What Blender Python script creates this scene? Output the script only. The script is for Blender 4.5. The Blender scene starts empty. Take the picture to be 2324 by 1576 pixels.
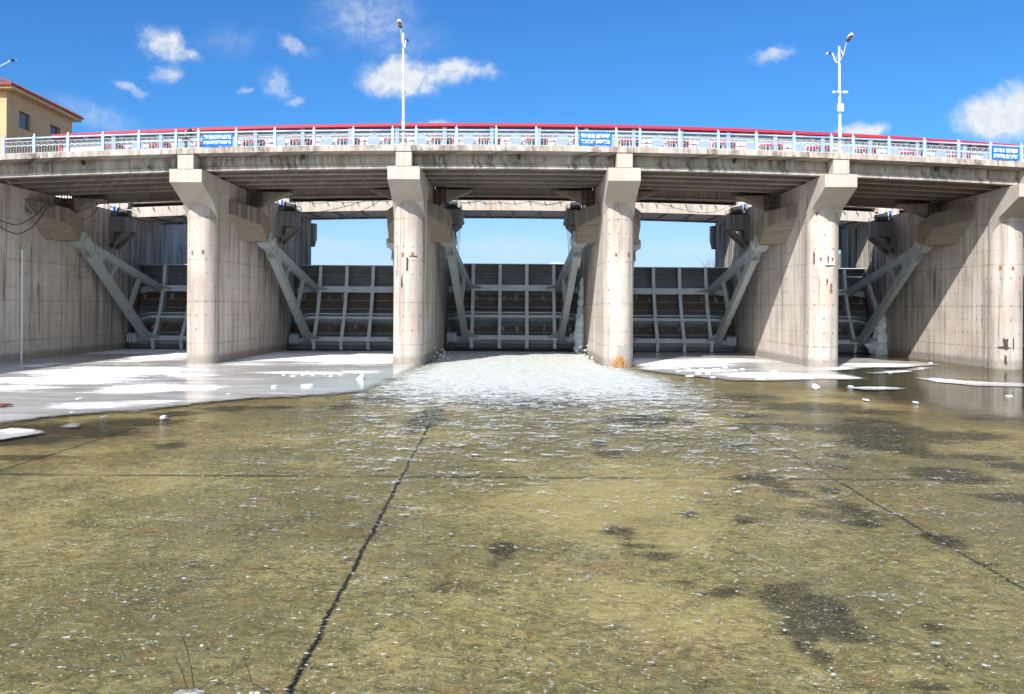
import bpy, bmesh, math, random
from mathutils import Vector, Matrix, noise
from mathutils.geometry import delaunay_2d_cdt
R = math.radians
SC = bpy.context.scene
COL = SC.collection
random.seed(7)

# ------------------------------------------------------------------ camera
F, CXP, HZ, CAMZ, ROLL = 1960.0, 1165.0, 697.0, 3.88, R(0.35)     # measured on the photograph at 2324 px width
cam = bpy.data.cameras.new('camera')
cam.sensor_width = 36.0
cam.lens = 36.0 * F / 2324.0
cam.shift_x = -3 / 2324.0
cam.shift_y = -91 / 2324.0
cam.clip_end = 6000.0
cam.clip_start = 0.1
camo = bpy.data.objects.new('camera', cam)
COL.objects.link(camo)
camo.matrix_world = Matrix.Translation((0, 0, CAMZ)) @ Matrix.Rotation(R(90), 4, 'X') @ Matrix.Rotation(ROLL, 4, 'Z')
SC.camera = camo

# ------------------------------------------------------------------ light
SUND = Vector((0.49, 1.0, -0.847)).normalized()
SUN_EL = math.asin(-SUND.z)
SUN_AZ = math.atan2(-SUND.x, -SUND.y)
sun = bpy.data.lights.new('sun', 'SUN')
sun.energy = 4.2
sun.angle = R(0.53)
sun.color = (1.0, 0.955, 0.89)
suno = bpy.data.objects.new('sun', sun)
COL.objects.link(suno)
suno.rotation_euler = SUND.to_track_quat('-Z', 'Y').to_euler()
suno.location = (-40, -60, 80)
SC.view_settings.view_transform = 'Standard'
SC.view_settings.look = 'None'
SC.view_settings.gamma = 1.0
SC.view_settings.exposure = 1.0
SC.view_settings.use_curve_mapping = False
SC.cycles.max_bounces = 8
SC.cycles.transparent_max_bounces = 16
SC.cycles.caustics_reflective = False
SC.cycles.caustics_refractive = False


class T:
    """small helper to write node trees"""
    def __init__(s, tree):
        s.t = tree
    def n(s, typ, **kw):
        nd = s.t.nodes.new(typ)
        for k, v in kw.items():
            setattr(nd, k, v)
        return nd
    def set(s, sock, v):
        if v is None:
            return
        if isinstance(v, bpy.types.NodeSocket):
            s.t.links.new(v, sock)
        else:
            sock.default_value = v
    def m(s, op, a, b=None, c=None, clamp=False):
        nd = s.n('ShaderNodeMath', operation=op, use_clamp=clamp)
        s.set(nd.inputs[0], a); s.set(nd.inputs[1], b); s.set(nd.inputs[2], c)
        return nd.outputs[0]
    def vm(s, op, a, b=None):
        nd = s.n('ShaderNodeVectorMath', operation=op)
        s.set(nd.inputs[0], a); s.set(nd.inputs[1], b)
        return nd.outputs[1] if op in ('LENGTH', 'DISTANCE') else nd.outputs[0]
    def xyz(s, v):
        nd = s.n('ShaderNodeSeparateXYZ'); s.set(nd.inputs[0], v); return nd.outputs
    def comb(s, x=0.0, y=0.0, z=0.0):
        nd = s.n('ShaderNodeCombineXYZ'); s.set(nd.inputs[0], x); s.set(nd.inputs[1], y); s.set(nd.inputs[2], z); return nd.outputs[0]
    def noise(s, vec, scale=1.0, detail=3.0, rough=0.55, dist=0.0):
        nd = s.n('ShaderNodeTexNoise'); s.set(nd.inputs['Vector'], vec)
        nd.inputs['Scale'].default_value = scale; nd.inputs['Detail'].default_value = detail
        nd.inputs['Roughness'].default_value = rough; nd.inputs['Distortion'].default_value = dist
        return nd.outputs[0]
    def rng(s, v, a, b, c=0.0, d=1.0, smooth=True):
        nd = s.n('ShaderNodeMapRange'); nd.interpolation_type = 'SMOOTHSTEP' if smooth else 'LINEAR'
        s.set(nd.inputs[0], v)
        for i, q in enumerate((a, b, c, d)):
            s.set(nd.inputs[i + 1], q)
        return nd.outputs[0]
    def mix(s, f, a, b, bt='MIX'):
        nd = s.n('ShaderNodeMix', data_type='RGBA', blend_type=bt)
        s.set(nd.inputs[0], f)
        for i, q in ((6, a), (7, b)):
            if isinstance(q, (tuple, list)) and len(q) == 3:
                q = (*q, 1.0)
            s.set(nd.inputs[i], q)
        return nd.outputs[2]
    def scale(s, vec, sx, sy, sz):
        return s.vm('MULTIPLY', vec, (sx, sy, sz))
    def bump(s, h, strength=0.3, dist=0.02, nrm=None):
        nd = s.n('ShaderNodeBump'); nd.inputs['Strength'].default_value = strength; nd.inputs['Distance'].default_value = dist
        s.set(nd.inputs['Height'], h)
        if nrm: s.set(nd.inputs['Normal'], nrm)
        return nd.outputs[0]
    def attr(s, name):
        return s.n('ShaderNodeAttribute', attribute_name=name).outputs['Fac']
    def pos(s):
        return s.n('ShaderNodeNewGeometry').outputs['Position']


# ------------------------------------------------------------------ sky with clouds (directions, not picture space)
def make_world():
    w = bpy.data.worlds.new('World'); SC.world = w; w.use_nodes = True
    w.node_tree.nodes.clear(); t = T(w.node_tree)
    out = t.n('ShaderNodeOutputWorld'); bg = t.n('ShaderNodeBackground')
    sky = t.n('ShaderNodeTexSky', sky_type='NISHITA'); sky.sun_disc = False
    sky.sun_elevation = SUN_EL; sky.sun_rotation = SUN_AZ; sky.altitude = 600; sky.air_density = 1.0; sky.dust_density = 0.6; sky.ozone_density = 2.2
    d = t.n('ShaderNodeTexCoord').outputs['Generated']
    x, y, z = t.xyz(d)[:3]
    yy = t.m('MAXIMUM', y, 0.05)
    u = t.m('DIVIDE', x, yy); v = t.m('DIVIDE', z, yy)
    uv = t.comb(u, v, 0.0)
    n1 = t.n('ShaderNodeTexNoise'); t.set(n1.inputs['Vector'], uv); n1.inputs['Scale'].default_value = 26; n1.inputs['Detail'].default_value = 6; n1.inputs['Roughness'].default_value = 0.62
    wob = t.vm('SUBTRACT', n1.outputs['Color'], (0.5, 0.5, 0.5))
    uvw = t.vm('ADD', uv, t.vm('MULTIPLY', wob, (0.05, 0.034, 0.0)))
    fine = t.noise(uvw, 70, 5, 0.6)
    clouds = [  # px, py, half width, half height, strength, tilt
        (372, 100, 52, 34, 0.85, -0.25), (415, 122, 40, 18, 0.7, -0.3), (376, 165, 40, 24, 0.62, 0.1), (285, 202, 40, 13, 0.62, -0.35), (627, 192, 40, 34, 0.5, -0.2),
        (665, 230, 22, 13, 0.5, 0), (556, 202, 14, 8, 0.4, 0), (665, 104, 50, 16, 0.5, -0.3), (900, 178, 82, 46, 1.25, 0.0), (935, 195, 62, 30, 0.9, 0),
        (1010, 168, 80, 30, 0.9, 0.2), (1085, 164, 55, 20, 0.62, 0), (830, 38, 130, 75, 0.40, 0), (900, 95, 120, 50, 0.26, 0), (1752, 122, 55, 17, 0.55, 0.2),
        (1955, 300, 52, 20, 1.0, 0.0), (2262, 266, 92, 52, 1.35, 0.1), (2320, 252, 80, 60, 1.3, 0), (2200, 292, 50, 18, 0.6, 0), (980, 285, 60, 10, 0.5, 0),
        (215, 268, 120, 40, 0.32, -0.3), (1150, 560, 180, 24, 0.30, 0), (760, 552, 90, 18, 0.3, 0), (1560, 560, 110, 20, 0.28, 0), (520, 95, 90, 40, 0.2, 0)]
    tot = None
    for (px, py, a, b, s_, tl) in clouds:
        uc, vc = (px - CXP) / F, (HZ - py + ROLL * (px - CXP)) / F
        q = t.vm('SUBTRACT', uvw, (uc, vc, 0))
        qx, qy = t.xyz(q)[:2]
        qy2 = t.m('MULTIPLY_ADD', qx, -tl, qy)
        e = t.vm('LENGTH', t.comb(t.m('MULTIPLY', qx, F / (a * 1.15)), t.m('MULTIPLY', qy2, F / (b * 1.2)), 0.0))
        c = t.rng(e, 1.3, 0.1, 0.0, s_ * 1.12)
        tot = c if tot is None else t.m('MAXIMUM', tot, c)
    dens = t.m('MULTIPLY', tot, t.rng(fine, 0.2, 0.75, 0.55, 1.15))
    dens = t.m('MULTIPLY', dens, t.m('GREATER_THAN', y, 0.06))
    dens = t.rng(dens, 0.0, 1.05, 0.0, 0.95)
    back = t.rng(y, 0.25, -0.40)     # added brightening of the unseen sky behind the camera, fills shaded walls
    col = t.mix(1.0, sky.outputs[0], t.mix(back, (0.23, 0.56, 0.90), (1.9, 1.75, 1.6)), 'MULTIPLY')
    hz = t.rng(v, 0.0, 0.19, 0.95, 0.0)
    col = t.mix(hz, col, (3.5, 4.5, 5.5))
    ccol = t.mix(t.rng(fine, 0.3, 0.7), (4.2, 4.6, 5.0), (5.1, 5.25, 5.35))
    col = t.mix(dens, col, ccol)
    t.set(bg.inputs[0], col); bg.inputs[1].default_value = 0.09
    t.t.links.new(bg.outputs[0], out.inputs[0])
make_world()


def P(px, py, y):
    """point at depth y seen at a place measured in the photograph"""
    dx, dy = px - CXP, py - HZ
    return Vector(((dx + ROLL * dy) * y / F, y, CAMZ - (dy - ROLL * dx) * y / F))
def G(px, py, z=0.0):
    """point on the water plane"""
    dx, dy = px - CXP, py - HZ
    d = max(dy - ROLL * dx, 4.0)
    y = (CAMZ - z) * F / d
    return Vector(((dx + ROLL * dy) * y / F, y, z))
def cz(x):
    """the gentle camber of the bridge deck"""
    return -0.00078 * (x + 1.0) ** 2


# ------------------------------------------------------------------ materials
MAT = {}
def newmat(name):
    m = bpy.data.materials.new(name); m.use_nodes = True
    m.node_tree.nodes.clear(); t = T(m.node_tree)
    out = t.n('ShaderNodeOutputMaterial'); b = t.n('ShaderNodeBsdfPrincipled')
    t.t.links.new(b.outputs[0], out.inputs[0]); MAT[name] = m
    return m, t, b, out

def concrete(name, light, dark, streak=0.5, stain=0.5, lines=True, tone=1.0, rowh=0.92, base_band=True, warm=0.4, cyl=False, mould=0.0):
    m, t, b, out = newmat(name)
    pos = t.pos(); x, y, z = t.xyz(pos)[:3]
    u = t.m('ADD', x, y)
    if cyl:      # turn round the column instead of across it
        ox, oy = t.xyz(t.n('ShaderNodeTexCoord').outputs['Object'])[:2]
        u = t.m('ADD', t.m('MULTIPLY', t.m('ARCTAN2', ox, t.m('MULTIPLY', oy, -1.0)), 1.03), t.m('MULTIPLY', t.n('ShaderNodeObjectInfo').outputs['Random'], 40.0))
    q = t.comb(u, z, 0.0)
    big = t.noise(t.scale(pos, 0.35, 0.35, 0.25), 1.0, 4, 0.6)
    c = t.mix(t.rng(big, 0.32, 0.68), light, dark)
    # long vertical rain streaks
    s1 = t.noise(t.comb(t.m('MULTIPLY', u, 1.7), t.m('MULTIPLY', z, 0.07), 0.0), 1.0, 5, 0.7)
    c = t.mix(t.m('MULTIPLY', t.rng(s1, 0.47, 0.66), streak), c, (0.115 * tone, 0.096 * tone, 0.083 * tone))
    s2 = t.noise(t.comb(t.m('MULTIPLY', u, 2.6), t.m('MULTIPLY', z, 0.05), 7.3), 1.0, 4, 0.65)
    c = t.mix(t.m('MULTIPLY', t.rng(s2, 0.52, 0.64), streak * 0.9), c, (0.55 * tone, 0.52 * tone, 0.48 * tone))
    # dark wet drips broken along their length
    s3 = t.noise(t.comb(t.m('MULTIPLY', u, 3.1), t.m('MULTIPLY', z, 0.075), 3.1), 1.0, 3, 0.6)
    s4 = t.noise(t.comb(t.m('MULTIPLY', u, 0.6), t.m('MULTIPLY', z, 0.30), 5.7), 1.0, 4, 0.6)
    c = t.mix(t.m('MULTIPLY', t.m('MULTIPLY', t.rng(s3, 0.575, 0.66), t.rng(s4, 0.46, 0.60)), stain), c, (0.040, 0.037, 0.035))
    s5 = t.noise(t.comb(t.m('MULTIPLY', u, 0.9), t.m('MULTIPLY', z, 0.16), 21.0), 1.0, 4, 0.6)
    c = t.mix(t.m('MULTIPLY', t.rng(s5, 0.5, 0.72), streak * 0.55), c, (0.235 * tone, 0.19 * tone, 0.155 * tone))
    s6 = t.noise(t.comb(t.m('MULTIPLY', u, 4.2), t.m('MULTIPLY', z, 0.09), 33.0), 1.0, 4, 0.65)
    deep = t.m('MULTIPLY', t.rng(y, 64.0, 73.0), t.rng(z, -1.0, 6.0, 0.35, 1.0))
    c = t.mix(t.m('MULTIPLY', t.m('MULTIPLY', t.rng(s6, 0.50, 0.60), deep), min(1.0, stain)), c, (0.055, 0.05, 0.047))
    if mould:
        m1 = t.noise(t.comb(t.m('MULTIPLY', u, 0.32), t.m('MULTIPLY', z, 0.5), 41.0), 1.0, 4, 0.6)
        m2 = t.noise(t.comb(t.m('MULTIPLY', u, 3.2), t.m('MULTIPLY', z, 0.9), 43.0), 1.0, 5, 0.7)
        c = t.mix(t.m('MULTIPLY', t.m('MULTIPLY', t.rng(m1, 0.46, 0.64), t.rng(m2, 0.40, 0.60)), mould), c, (0.05, 0.047, 0.043))
        m3 = t.noise(t.comb(t.m('MULTIPLY', u, 1.6), t.m('MULTIPLY', z, 0.25), 47.0), 1.0, 4, 0.65)
        c = t.mix(t.m('MULTIPLY', t.rng(m3, 0.50, 0.56), 0.5 * mould), c, (0.50, 0.475, 0.44))
    # rust bleeding
    rn = t.noise(t.comb(t.m('MULTIPLY', u, 2.0), t.m('MULTIPLY', z, 0.35), 11.0), 1.0, 4, 0.6)
    c = t.mix(t.m('MULTIPLY', t.rng(rn, 0.66, 0.78), 0.45), c, (0.36, 0.17, 0.08))
    if warm:
        wn = t.noise(t.scale(pos, 0.5, 0.5, 0.3), 1.3, 3, 0.5)
        c = t.mix(t.m('MULTIPLY', t.rng(wn, 0.5, 0.7), warm), c, t.mix(1.0, c, (1.0, 0.85, 0.74), 'MULTIPLY'))
    h = t.noise(pos, 6.0, 5, 0.6)
    if lines:
        br = t.n('ShaderNodeTexBrick'); t.set(br.inputs['Vector'], q)
        br.offset = 0.0; br.inputs['Color1'].default_value = (1, 1, 1, 1); br.inputs['Color2'].default_value = (0.83, 0.82, 0.80, 1)
        br.inputs['Mortar'].default_value = (0.70, 0.66, 0.62, 1); br.inputs['Scale'].default_value = 1.0
        br.inputs['Mortar Size'].default_value = 0.012; br.inputs['Brick Width'].default_value = 1.22; br.inputs['Row Height'].default_value = rowh
        c = t.mix(t.rng(t.noise(pos, 0.45, 3), 0.40, 0.68, 0.0, 0.45), c, br.outputs['Color'], 'MULTIPLY')
        # pour joints every few metres
        fz = t.m('ABSOLUTE', t.m('SUBTRACT', t.m('FRACT', t.m('DIVIDE', t.m('ADD', z, t.m('MULTIPLY', big, 0.05)), 2.76)), 0.5))
        c = t.mix(t.m('MULTIPLY', t.m('MULTIPLY', t.m('LESS_THAN', fz, 0.008), t.rng(t.noise(pos, 0.7, 3), 0.4, 0.6, 0.25, 1.0)), 0.5), c, (0.10, 0.085, 0.075))
        # tie holes in rows
        fu = t.m('SUBTRACT', t.m('FRACT', t.m('DIVIDE', u, 0.61)), 0.5); fv = t.m('SUBTRACT', t.m('FRACT', t.m('DIVIDE', z, 0.92)), 0.5)
        dd = t.vm('LENGTH', t.comb(t.m('MULTIPLY', fu, 0.61), t.m('MULTIPLY', t.m('ADD', fv, 0.02), 0.62), 0.0))
        hn = t.noise(t.scale(pos, 1, 1, 1), 0.8, 2)
        c = t.mix(t.m('MULTIPLY', t.rng(dd, 0.075, 0.03), t.rng(hn, 0.42, 0.62, 0.1, 0.85)), c, (0.12, 0.075, 0.055))
        fl = t.m('LESS_THAN', t.m('ABSOLUTE', fv), 0.03)
        c = t.mix(t.m('MULTIPLY', fl, t.rng(t.noise(pos, 0.6, 3), 0.4, 0.65, 0.0, 0.18)), c, (0.12, 0.10, 0.09))
    if base_band:
        zz = t.m('ADD', z, t.m('MULTIPLY', t.noise(pos, 1.8, 4), 0.5))
        c = t.mix(t.rng(zz, 1.0, 0.6, 0.0, 0.8), c, t.mix(t.noise(pos, 3.0, 4), (0.36, 0.325, 0.28), (0.12, 0.105, 0.09)))
    c = t.mix(t.rng(t.noise(pos, 14, 3), 0.3, 0.7, 0.0, 0.22), c, (0.16, 0.14, 0.12))
    t.set(b.inputs['Base Color'], c); b.inputs['Roughness'].default_value = 0.88
    b.inputs['Specular IOR Level'].default_value = 0.25
    t.set(b.inputs['Normal'], t.bump(h, 0.35, 0.02))
    return m

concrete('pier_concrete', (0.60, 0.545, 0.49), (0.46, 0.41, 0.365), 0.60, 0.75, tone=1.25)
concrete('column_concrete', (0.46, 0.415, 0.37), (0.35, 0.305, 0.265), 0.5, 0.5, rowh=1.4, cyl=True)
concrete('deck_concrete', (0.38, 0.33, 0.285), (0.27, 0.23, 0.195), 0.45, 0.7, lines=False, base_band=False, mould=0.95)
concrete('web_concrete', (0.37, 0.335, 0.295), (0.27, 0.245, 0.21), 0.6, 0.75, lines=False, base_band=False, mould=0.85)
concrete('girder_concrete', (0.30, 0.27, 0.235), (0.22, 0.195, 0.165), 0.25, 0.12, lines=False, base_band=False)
concrete('beam_concrete', (0.46, 0.415, 0.365), (0.40, 0.36, 0.315), 0.14, 0.25, lines=False, base_band=False)
concrete('ledge_concrete', (0.25, 0.26, 0.27), (0.17, 0.178, 0.19), 0.5, 0.4, lines=False, base_band=False, warm=0)

def board_concrete():
    m, t, b, out = newmat('board_concrete')
    pos = t.pos(); x, y, z = t.xyz(pos)[:3]
    n1 = t.noise(t.comb(t.m('MULTIPLY', t.m('ADD', x, y), 0.7), t.m('MULTIPLY', z, 7.5), 0.0), 1.0, 4, 0.65)
    c = t.mix(t.rng(n1, 0.3, 0.7), (0.27, 0.225, 0.17), (0.195, 0.165, 0.125))
    n2 = t.noise(t.comb(t.m('MULTIPLY', t.m('ADD', x, y), 0.5), t.m('MULTIPLY', z, 9.0), 4.0), 1.0, 2, 0.5)
    c = t.mix(t.rng(n2, 0.62, 0.70, 0.0, 0.7), c, (0.10, 0.085, 0.065))
    n3 = t.noise(pos, 2.2, 4, 0.6)
    c = t.mix(t.rng(n3, 0.4, 0.75, 0.0, 0.4), c, (0.24, 0.21, 0.17))
    t.set(b.inputs['Base Color'], c); b.inputs['Roughness'].default_value = 0.9
    t.set(b.inputs['Normal'], t.bump(n1, 0.4, 0.03))
board_concrete()

concrete('block_shaded', (0.20, 0.175, 0.15), (0.15, 0.13, 0.11), 0.4, 0.3, lines=False, base_band=False)  # darker block faces: shade under the deck put into the colour
def paint(name, col, dirt=(0.12, 0.11, 0.10), amt=0.35, rough=0.5, metal=0.0, scale=1.5, rust=0.0, spec=0.4):
    m, t, b, out = newmat(name)
    pos = t.pos(); n1 = t.noise(pos, scale, 5, 0.65); x, y, z = t.xyz(pos)[:3]
    c = t.mix(t.rng(n1, 0.42, 0.75, 0.0, amt), col, dirt)
    st = t.noise(t.comb(t.m('MULTIPLY', t.m('ADD', x, y), 4.0), t.m('MULTIPLY', z, 0.5), 0.0), 1.0, 4, 0.6)
    c = t.mix(t.rng(st, 0.55, 0.75, 0.0, amt * 0.8), c, dirt)
    if rust:
        n2 = t.noise(pos, scale * 2.2, 5, 0.7)
        c = t.mix(t.rng(n2, 0.62 - rust * 0.2, 0.74, 0.0, 0.8), c, (0.15, 0.085, 0.05))
    t.set(b.inputs['Base Color'], c); b.inputs['Metallic'].default_value = metal
    b.inputs['Specular IOR Level'].default_value = spec
    t.set(b.inputs['Roughness'], t.rng(n1, 0.2, 0.8, rough - 0.1, rough + 0.15))
    return m
paint('gate_steel', (0.50, 0.55, 0.57), (0.26, 0.25, 0.23), 0.45, 0.55, rust=0.1)
paint('gate_stringer', (0.22, 0.245, 0.255), (0.14, 0.12, 0.10), 0.5, 0.6)
def gate_plate():
    m, t, b, out = newmat('gate_plate')
    pos = t.pos(); x, y, z = t.xyz(pos)[:3]
    n1 = t.noise(pos, 0.9, 5, 0.65)
    c = t.mix(t.rng(n1, 0.4, 0.7), (0.105, 0.122, 0.135), (0.15, 0.17, 0.183))
    zn = t.m('ADD', z, t.m('MULTIPLY', t.m('SUBTRACT', n1, 0.5), 0.35))
    band = t.m('MAXIMUM', t.m('MULTIPLY', t.rng(zn, 3.35, 3.55), t.rng(zn, 5.2, 5.0)), t.m('MULTIPLY', t.rng(zn, 1.5, 1.6), t.rng(zn, 2.25, 2.1)))
    c = t.mix(t.m('MULTIPLY', band, 0.9), c, t.mix(t.rng(t.noise(pos, 2.5, 4), 0.3, 0.7), (0.115, 0.075, 0.052), (0.065, 0.045, 0.034)))
    fu = t.m('ABSOLUTE', t.m('SUBTRACT', t.m('FRACT', t.m('DIVIDE', t.m('ADD', x, t.m('MULTIPLY', t.noise(pos, 0.8, 2), 0.6)), 1.2)), 0.5))
    lump = t.m('MULTIPLY', t.rng(fu, 0.17, 0.03), t.rng(t.noise(t.scale(pos, 1.6, 1.0, 0.6), 1.0, 3), 0.42, 0.6))
    zw = t.m('MAXIMUM', t.m('MULTIPLY', t.rng(zn, 4.3, 4.5), t.rng(zn, 5.1, 4.7)), t.m('MULTIPLY', t.rng(zn, 1.7, 1.85), t.rng(zn, 2.25, 2.05)))
    c = t.mix(t.m('MULTIPLY', t.m('MULTIPLY', lump, zw), 0.75), c, (0.40, 0.37, 0.35))
    t.set(b.inputs['Base Color'], c); b.inputs['Roughness'].default_value = 0.6; b.inputs['Specular IOR Level'].default_value = 0.35
gate_plate()
paint('arm_steel', (0.37, 0.41, 0.415), (0.22, 0.23, 0.225), 0.4, 0.5, rust=0.05)
paint('white_paint', (0.80, 0.80, 0.79), (0.5, 0.49, 0.47), 0.15, 0.45)
paint('lamp_white', (0.72, 0.72, 0.72), (0.6, 0.6, 0.6), 0.1, 0.35)
paint('navy_paint', (0.02, 0.03, 0.12), (0.05, 0.05, 0.08), 0.2, 0.4)
paint('lamp_glass', (0.22, 0.21, 0.19), (0.12, 0.11, 0.10), 0.3, 0.3)
paint('post_blue', (0.30, 0.43, 0.60), (0.26, 0.35, 0.46), 0.3, 0.5)
paint('rail_blue', (0.34, 0.46, 0.62), (0.05, 0.18, 0.48), 0.85, 0.35, scale=0.55)
paint('grille_steel', (0.40, 0.44, 0.48), (0.40, 0.41, 0.42), 0.3, 0.4)
paint('plaque_grey', (0.20, 0.265, 0.34), (0.17, 0.22, 0.29), 0.5, 0.55, scale=3.0)
paint('chrome', (0.75, 0.75, 0.76), (0.5, 0.5, 0.5), 0.1, 0.2, metal=0.9)
paint('banner_blue', (0.004, 0.125, 0.46), (0.008, 0.10, 0.38), 0.3, 0.6, spec=0.2)
paint('banner_white', (0.85, 0.86, 0.88), (0.7, 0.72, 0.75), 0.1, 0.6, spec=0.2)
paint('red_roof', (0.34, 0.018, 0.040), (0.27, 0.014, 0.030), 0.3, 0.4)
paint('red_tile', (0.16, 0.035, 0.03), (0.10, 0.03, 0.025), 0.4, 0.6)
paint('house_white', (0.56, 0.575, 0.59), (0.62, 0.62, 0.62), 0.25, 0.7, spec=0.2)
paint('window_glass', (0.035, 0.06, 0.10), (0.06, 0.09, 0.13), 0.4, 0.12, scale=0.8)
paint('dark_steel', (0.035, 0.035, 0.035), (0.06, 0.045, 0.035), 0.4, 0.6)
paint('rusty_bar', (0.085, 0.055, 0.045), (0.05, 0.035, 0.03), 0.5, 0.8)
paint('cable_black', (0.018, 0.018, 0.02), (0.04, 0.04, 0.04), 0.3, 0.5)
paint('rope_grey', (0.33, 0.31, 0.28), (0.22, 0.2, 0.18), 0.3, 0.8)
paint('pipe_white', (0.66, 0.66, 0.64), (0.45, 0.43, 0.40), 0.3, 0.5)
paint('motor_blue', (0.01, 0.12, 0.62), (0.02, 0.1, 0.35), 0.3, 0.4)
paint('sheet_white', (0.70, 0.72, 0.75), (0.45, 0.46, 0.48), 0.4, 0.6)
paint('coat_black', (0.012, 0.013, 0.018), (0.03, 0.03, 0.04), 0.4, 0.8)
paint('trouser_navy', (0.022, 0.028, 0.05), (0.03, 0.03, 0.04), 0.4, 0.85)
paint('skin', (0.42, 0.26, 0.19), (0.35, 0.2, 0.15), 0.2, 0.6)
paint('bark', (0.16, 0.14, 0.13), (0.09, 0.08, 0.075), 0.5, 0.9)
paint('stalk', (0.05, 0.032, 0.018), (0.09, 0.06, 0.03), 0.5, 0.85)
paint('dry_grass', (0.52, 0.27, 0.10), (0.40, 0.24, 0.10), 0.6, 0.9, scale=9)
paint('dead_leaf', (0.20, 0.06, 0.035), (0.12, 0.05, 0.03), 0.5, 0.8)
paint('pylon_grey', (0.42, 0.48, 0.55), (0.35, 0.4, 0.46), 0.3, 0.6)
paint('bank_soil', (0.21, 0.17, 0.12), (0.13, 0.11, 0.08), 0.7, 0.95, scale=0.2)
paint('stone', (0.20, 0.19, 0.17), (0.55, 0.56, 0.57), 0.9, 0.6, scale=14)

def tan_wall():
    m, t, b, out = newmat('tan_wall')
    pos = t.pos(); x, y, z = t.xyz(pos)[:3]
    br = t.n('ShaderNodeTexBrick'); t.set(br.inputs['Vector'], t.comb(t.m('ADD', x, y), z, 0.0)); br.offset = 0.0
    br.inputs['Color1'].default_value = (0.46, 0.31, 0.165, 1); br.inputs['Color2'].default_value = (0.43, 0.285, 0.15, 1)
    br.inputs['Mortar'].default_value = (0.30, 0.19, 0.10, 1); br.inputs['Scale'].default_value = 1.0
    br.inputs['Mortar Size'].default_value = 0.035; br.inputs['Brick Width'].default_value = 1.9; br.inputs['Row Height'].default_value = 3.4
    c = t.mix(t.rng(t.noise(pos, 0.6, 4), 0.3, 0.7, 0.0, 0.25), br.outputs['Color'], (0.44, 0.30, 0.17))
    t.set(b.inputs['Base Color'], c); b.inputs['Roughness'].default_value = 0.75
tan_wall()

def soffit_mat():
    m, t, b, out = newmat('board_soffit')
    x, y, z = t.xyz(t.pos())[:3]
    w = t.noise(t.comb(t.m('MULTIPLY', x, 9.0), t.m('MULTIPLY', y, 0.6), 0.0), 1.0, 3, 0.6)
    c = t.mix(t.rng(w, 0.35, 0.65), (0.58, 0.50, 0.43), (0.36, 0.31, 0.265))
    t.set(b.inputs['Base Color'], c); b.inputs['Roughness'].default_value = 0.9
soffit_mat()

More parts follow.
